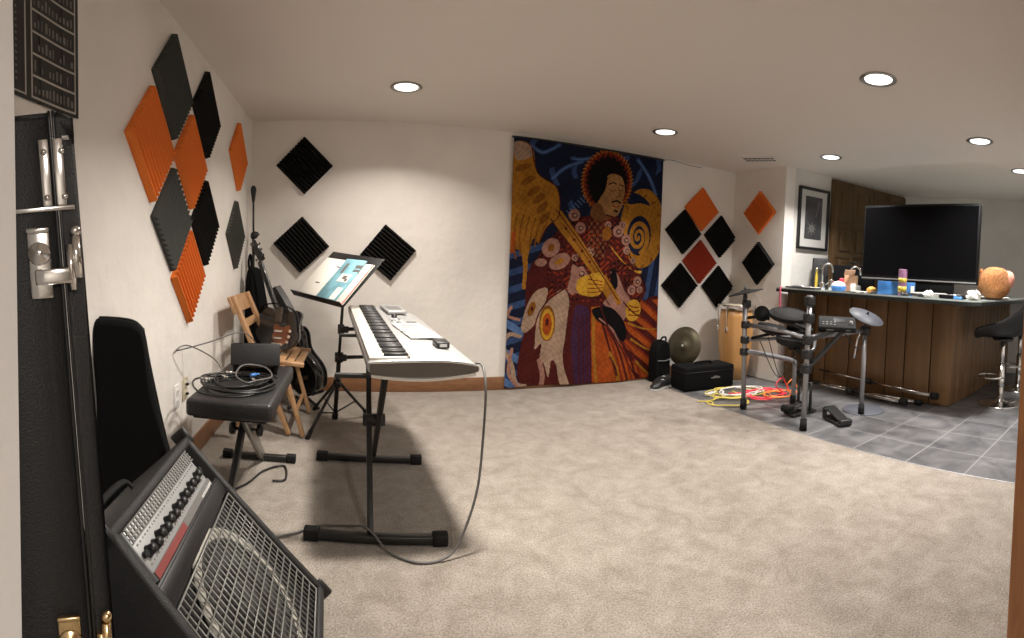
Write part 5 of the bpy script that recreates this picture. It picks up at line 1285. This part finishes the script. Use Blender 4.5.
# small clutter between the tub and the carton
for i, (x, y, r, h_, m, lab) in enumerate(((3.86, 2.72, .028, .10, 'chrome', 'shiny metal cup left of the blue tub'), (3.90, 2.63, .024, .12, 'red', 'red capped jar behind the blue tub'), (3.93, 2.47, .03, .06, 'print', 'squat dark jar between the carton and the television'), (3.83, 2.80, .026, .07, 'chrome', 'low metal tumbler nearest the yellow bottle'), (3.84, 2.46, .026, .075, 'whitec', 'white cup before the tan carton'))):
    mb = MB(); mb.lathe([(0, 0), (r*.9, 0), (r, .006), (r, h_*.8), (r*.85, h_*.9), (r*.85, h_), (r*.7, h_), (r*.7, h_*.85), (0, h_*.8)], (x, y, GZ), seg=20)
    single('small_jar', mb, M[m], lab, 'jar', 'jars and cups on the bar')

# more clutter along the bar front
t = onbar('remote_control', 3.80, 2.14, 'slim black remote control between the orange fruit and the blue box', 'remote control')
mb = MB(); mb.box((3.775, 2.145, GZ+.010), (.045, .15, .018), rotz(.35), bev=.005); mb.build('body', M['black'], t)
mb = MB()
for i in range(5):
    for j in range(2): mb.box(V((3.775, 2.145, GZ+.0195))+rotz(.35)@V((-.01+.02*j, -.05+.022*i, 0)), (.010, .010, .002))
mb.build('buttons', M['print'], t)
t = onbar('headphones', 3.78, 1.80, 'black headphones lying on the bar between the tall can and the crumpled tissue', 'headphones')
mb = MB(); mb.tube([(3.74+.03*math.cos(a), 1.80+.085*math.sin(a), GZ+.02) for a in [PI*(.1+.8*k/12)-PI/2 for k in range(13)]], .008, 8); mb.build('headband', M['black'], t)
for dy in (-.075, .075):
    mb = MB(); mb.lathe([(0, 0), (.034, 0), (.038, .010), (.034, .028), (0, .030)], (3.735, 1.80+dy, GZ+.001), seg=20); mb.build('ear_cup', M['leather'], t)
mb = MB(); mb.tube(spline([(3.72, 2.50, GZ+.004), (3.73, 2.44, GZ+.004), (3.70, 2.38, GZ+.004), (3.745, 2.33, GZ+.004), (3.72, 2.27, GZ+.004)], 8), .004, 6); single('bar_cable', mb, M['cableblk'], 'short dark cable on the front edge of the glass near the orange fruit', 'cable')

# framed picture on the alcove wall
t = thing('framed_picture', onW(.37, 1.36, .0), 'black framed picture with a wide pale mat beside the brown door', 'picture')
sA, sB, zA, zB = .165, .590, 1.345, 1.985
mb = MB()
for s0, s1, a, b in ((sA, sB, zA, zA+.028), (sA, sB, zB-.028, zB), (sA, sA+.028, zA, zB), (sB-.028, sB, zA, zB)): mb.box(onW((s0+s1)/2, (a+b)/2, .016), (s1-s0, b-a, .030), RW, bev=.003)
mb.build('frame', M['black'], t)
mb = MB(); mb.box(onW((sA+sB)/2, (zA+zB)/2, .008), (sB-sA-.03, zB-zA-.03, .010), RW); mb.build('mat_board', M['mattboard'], t)
mb = MB(); mb.box(onW((sA+sB)/2, (zA+zB)/2+.01, .0145), (.235, .44, .002), RW); ph = mb.build('print', M['photo'], t)
mb = MB(); mb.lathe([(0, .0008), (.035, .0008), (.04, 0)], onW((sA+sB)/2-.02, (zA+zB)/2-.10, .016), RW, 20)
for k in range(8):
    a = k*PI/4; mb.bar(onW((sA+sB)/2-.02, (zA+zB)/2-.10, .0163), onW((sA+sB)/2-.02+.065*math.cos(a), (zA+zB)/2-.10+.065*math.sin(a), .0163), .008, .001, up=(nW.x, nW.y, 0))
mb.bar(onW((sA+sB)/2+.03, (zA+zB)/2+.02, .0163), onW((sA+sB)/2+.075, (zA+zB)/2+.19, .0163), .010, .001, up=(nW.x, nW.y, 0))
mb.build('pale_figure', M['photolight'], ph)

# ------------------------------------------------------------------ bar stools
def make_stool(loc, label):
    t = thing('bar_stool', loc, label, 'stool', 'black and chrome bar stools')
    x, y, z = loc
    mb = MB(); mb.lathe([(0, .06), (.03, .06), (.035, .035), (.08, .022), (.18, .012), (.20, .006), (.20, 0), (0, 0)], loc, seg=44); mb.build('base', M['chrome'], t)
    mb = MB(); mb.tube([(x, y, .05), (x, y, .36)], .030, 18); mb.build('column', M['chrome'], t)
    mb = MB(); mb.tube([(x, y, .34), (x, y, .585)], .022, 18); mb.build('gas_lift', M['chrome'], t)
    mb = MB(); fr = [(x+.125*math.cos(a), y+.10+.125*math.sin(a), .24) for a in [2*PI*k/28 for k in range(28)]]; mb.tube(fr, .009, 8, True); mb.tube([(x, y, .25), (x, y+.0, .23)], .034, 14); mb.build('foot_ring', M['chrome'], t)
    # bucket seat: front towards +y, back rising towards -y
    mb = MB(); nu, nv = 12, 16; g = []
    path = spline([(0, .245, .592), (0, .20, .612), (0, .10, .612), (0, -.04, .615), (0, -.17, .66), (0, -.25, .75), (0, -.29, .87), (0, -.30, .95)], 3)
    nv = len(path)
    for j, p in enumerate(path):
        f_ = j/(nv-1); hw = .20*(1-.55*max(0, (.14-f_)/.14)**2)*(1-.25*max(0, (f_-.75)/.25)**2); row = []
        for i in range(nu+1):
            u = -1+2*i/nu; cz_ = abs(u)**2.4*(.03+.30*f_*(1 if f_ < .6 else max(0, (1-f_)/.4))); cy_ = .07*abs(u)**2.2*(max(0, f_-.35)/.65)
            row.append(V((x+hw*u, y+p.y+cy_, p.z+cz_)))
        g.append(row)
    vt = [[mb.bm.verts.new(p) for p in r] for r in g]
    for j in range(nv-1):
        for i in range(nu): mb.face([vt[j][i], vt[j][i+1], vt[j+1][i+1], vt[j+1][i]], True)
    s = mb.build('seat', M['leather'], t); so = s.modifiers.new('thick', 'SOLIDIFY'); so.thickness = .035; so.offset = 0
    sb = s.modifiers.new('smooth', 'SUBSURF'); sb.levels = 1; sb.render_levels = 1
    mb = MB(); mb.cyl((x, y, .575), (x, y, .598), .085, .10, seg=24); mb.build('seat_plate', M['blackm'], t)
    mb = MB(); mb.tube([(x, y, .58), (x+.16, y+.02, .57)], .006, 8); mb.build('lift_lever', M['chrome'], t)
    return t
st = make_stool((4.446, 1.205, -.003), 'nearer black bucket bar stool with chrome pedestal, at the bar')
dup(st, (5.17, 1.215, -.003), 'farther black bar stool, mostly cut off by the picture edge')

# chrome microphone stands folded and lying in front of the bar
def lying(a, b, r, label, k):
    a, b = V(a), V(b); t = thing('folded_stand', (a+b)/2-V((0, 0, a.z)), label, 'folded stand', 'folded stands on the floor before the bar'); d = (b-a).normalized()
    mb = MB(); mb.tube([a, a.lerp(b, .55)], r, 12); mb.build('lower_tube', M['chrome'], t)
    mb = MB(); mb.tube([a.lerp(b, .53), b], r*.7, 10); mb.build('upper_tube', M['chrome'], t)
    mb = MB(); q = a.lerp(b, .54); mb.cyl(q-d*.03, q+d*.03, r*1.7, seg=14); mb.build('collar', M['black'], t)
    sd = d.cross(V((0, 0, 1)))
    for s_ in (-1, 1):
        mb = MB(); e = a+sd*s_*.045; mb.tube([a+d*.02+sd*s_*.010, a+d*.10+sd*s_*.03, a+d*.40+sd*s_*.032], r*.6, 8); mb.build('leg', M['steel'], t)
    mb = MB(); mb.cyl(a-d*.03, a+d*.03, r*1.9, seg=14); mb.build('end_cap', M['rubber'], t)
lying((3.97, 1.66, .10), (4.03, 2.93, .15), .016, 'topmost chrome stand leaning along the foot of the bar', 0)
lying((3.86, 1.90, .035), (3.90, 2.95, .040), .016, 'chrome stand lying flat on the tiles, farthest from the bar boards', 1)
lying((3.95, 1.80, .030), (3.99, 2.98, .035), .012, 'thin chrome stand on the floor between the other two', 2)

# ------------------------------------------------------------------ world, camera, view
w = bpy.data.worlds.new('World'); scn.world = w; w.use_nodes = True
w.node_tree.nodes['Background'].inputs[0].default_value = (1, .93, .85, 1); w.node_tree.nodes['Background'].inputs[1].default_value = .02
yaw, pitch, roll, F, v0, hcam = .319104092, -.0407158678, .0358681028, 500.388079, -.0721195435, 1.0727534
cy_, sy_, cp, sp, cr, sr = math.cos(yaw), math.sin(yaw), math.cos(pitch), math.sin(pitch), math.cos(roll), math.sin(roll)
fw = V((sy_*cp, cy_*cp, sp)); rt = V((cy_, -sy_, 0)); up = rt.cross(fw)
r2 = rt*cr+up*sr; u2 = up*cr-rt*sr
cam = bpy.data.cameras.new('Camera'); co = bpy.data.objects.new('Camera', cam); COL.objects.link(co)
Mw = axes(r2, u2, -fw).to_4x4(); Mw.translation = V((0, 0, hcam)); co.matrix_world = Mw
cam.type = 'PANO'; cam.panorama_type = 'CENTRAL_CYLINDRICAL'       # the photograph is a swept panorama
cam.central_cylindrical_range_u_min = -512/F; cam.central_cylindrical_range_u_max = 512/F
cam.central_cylindrical_range_v_min = -319/F+v0; cam.central_cylindrical_range_v_max = 319/F+v0
cam.central_cylindrical_radius = 1.0; cam.clip_start = .02
scn.camera = co
scn.view_settings.view_transform = 'Standard'; scn.view_settings.look = 'None'
scn.view_settings.gamma = 1; scn.view_settings.use_curve_mapping = False
scn.view_settings.exposure = -0.38
try:
    scn.cycles.use_denoising = True; scn.cycles.max_bounces = 8; scn.cycles.diffuse_bounces = 5; scn.cycles.sample_clamp_indirect = 4
except Exception: pass
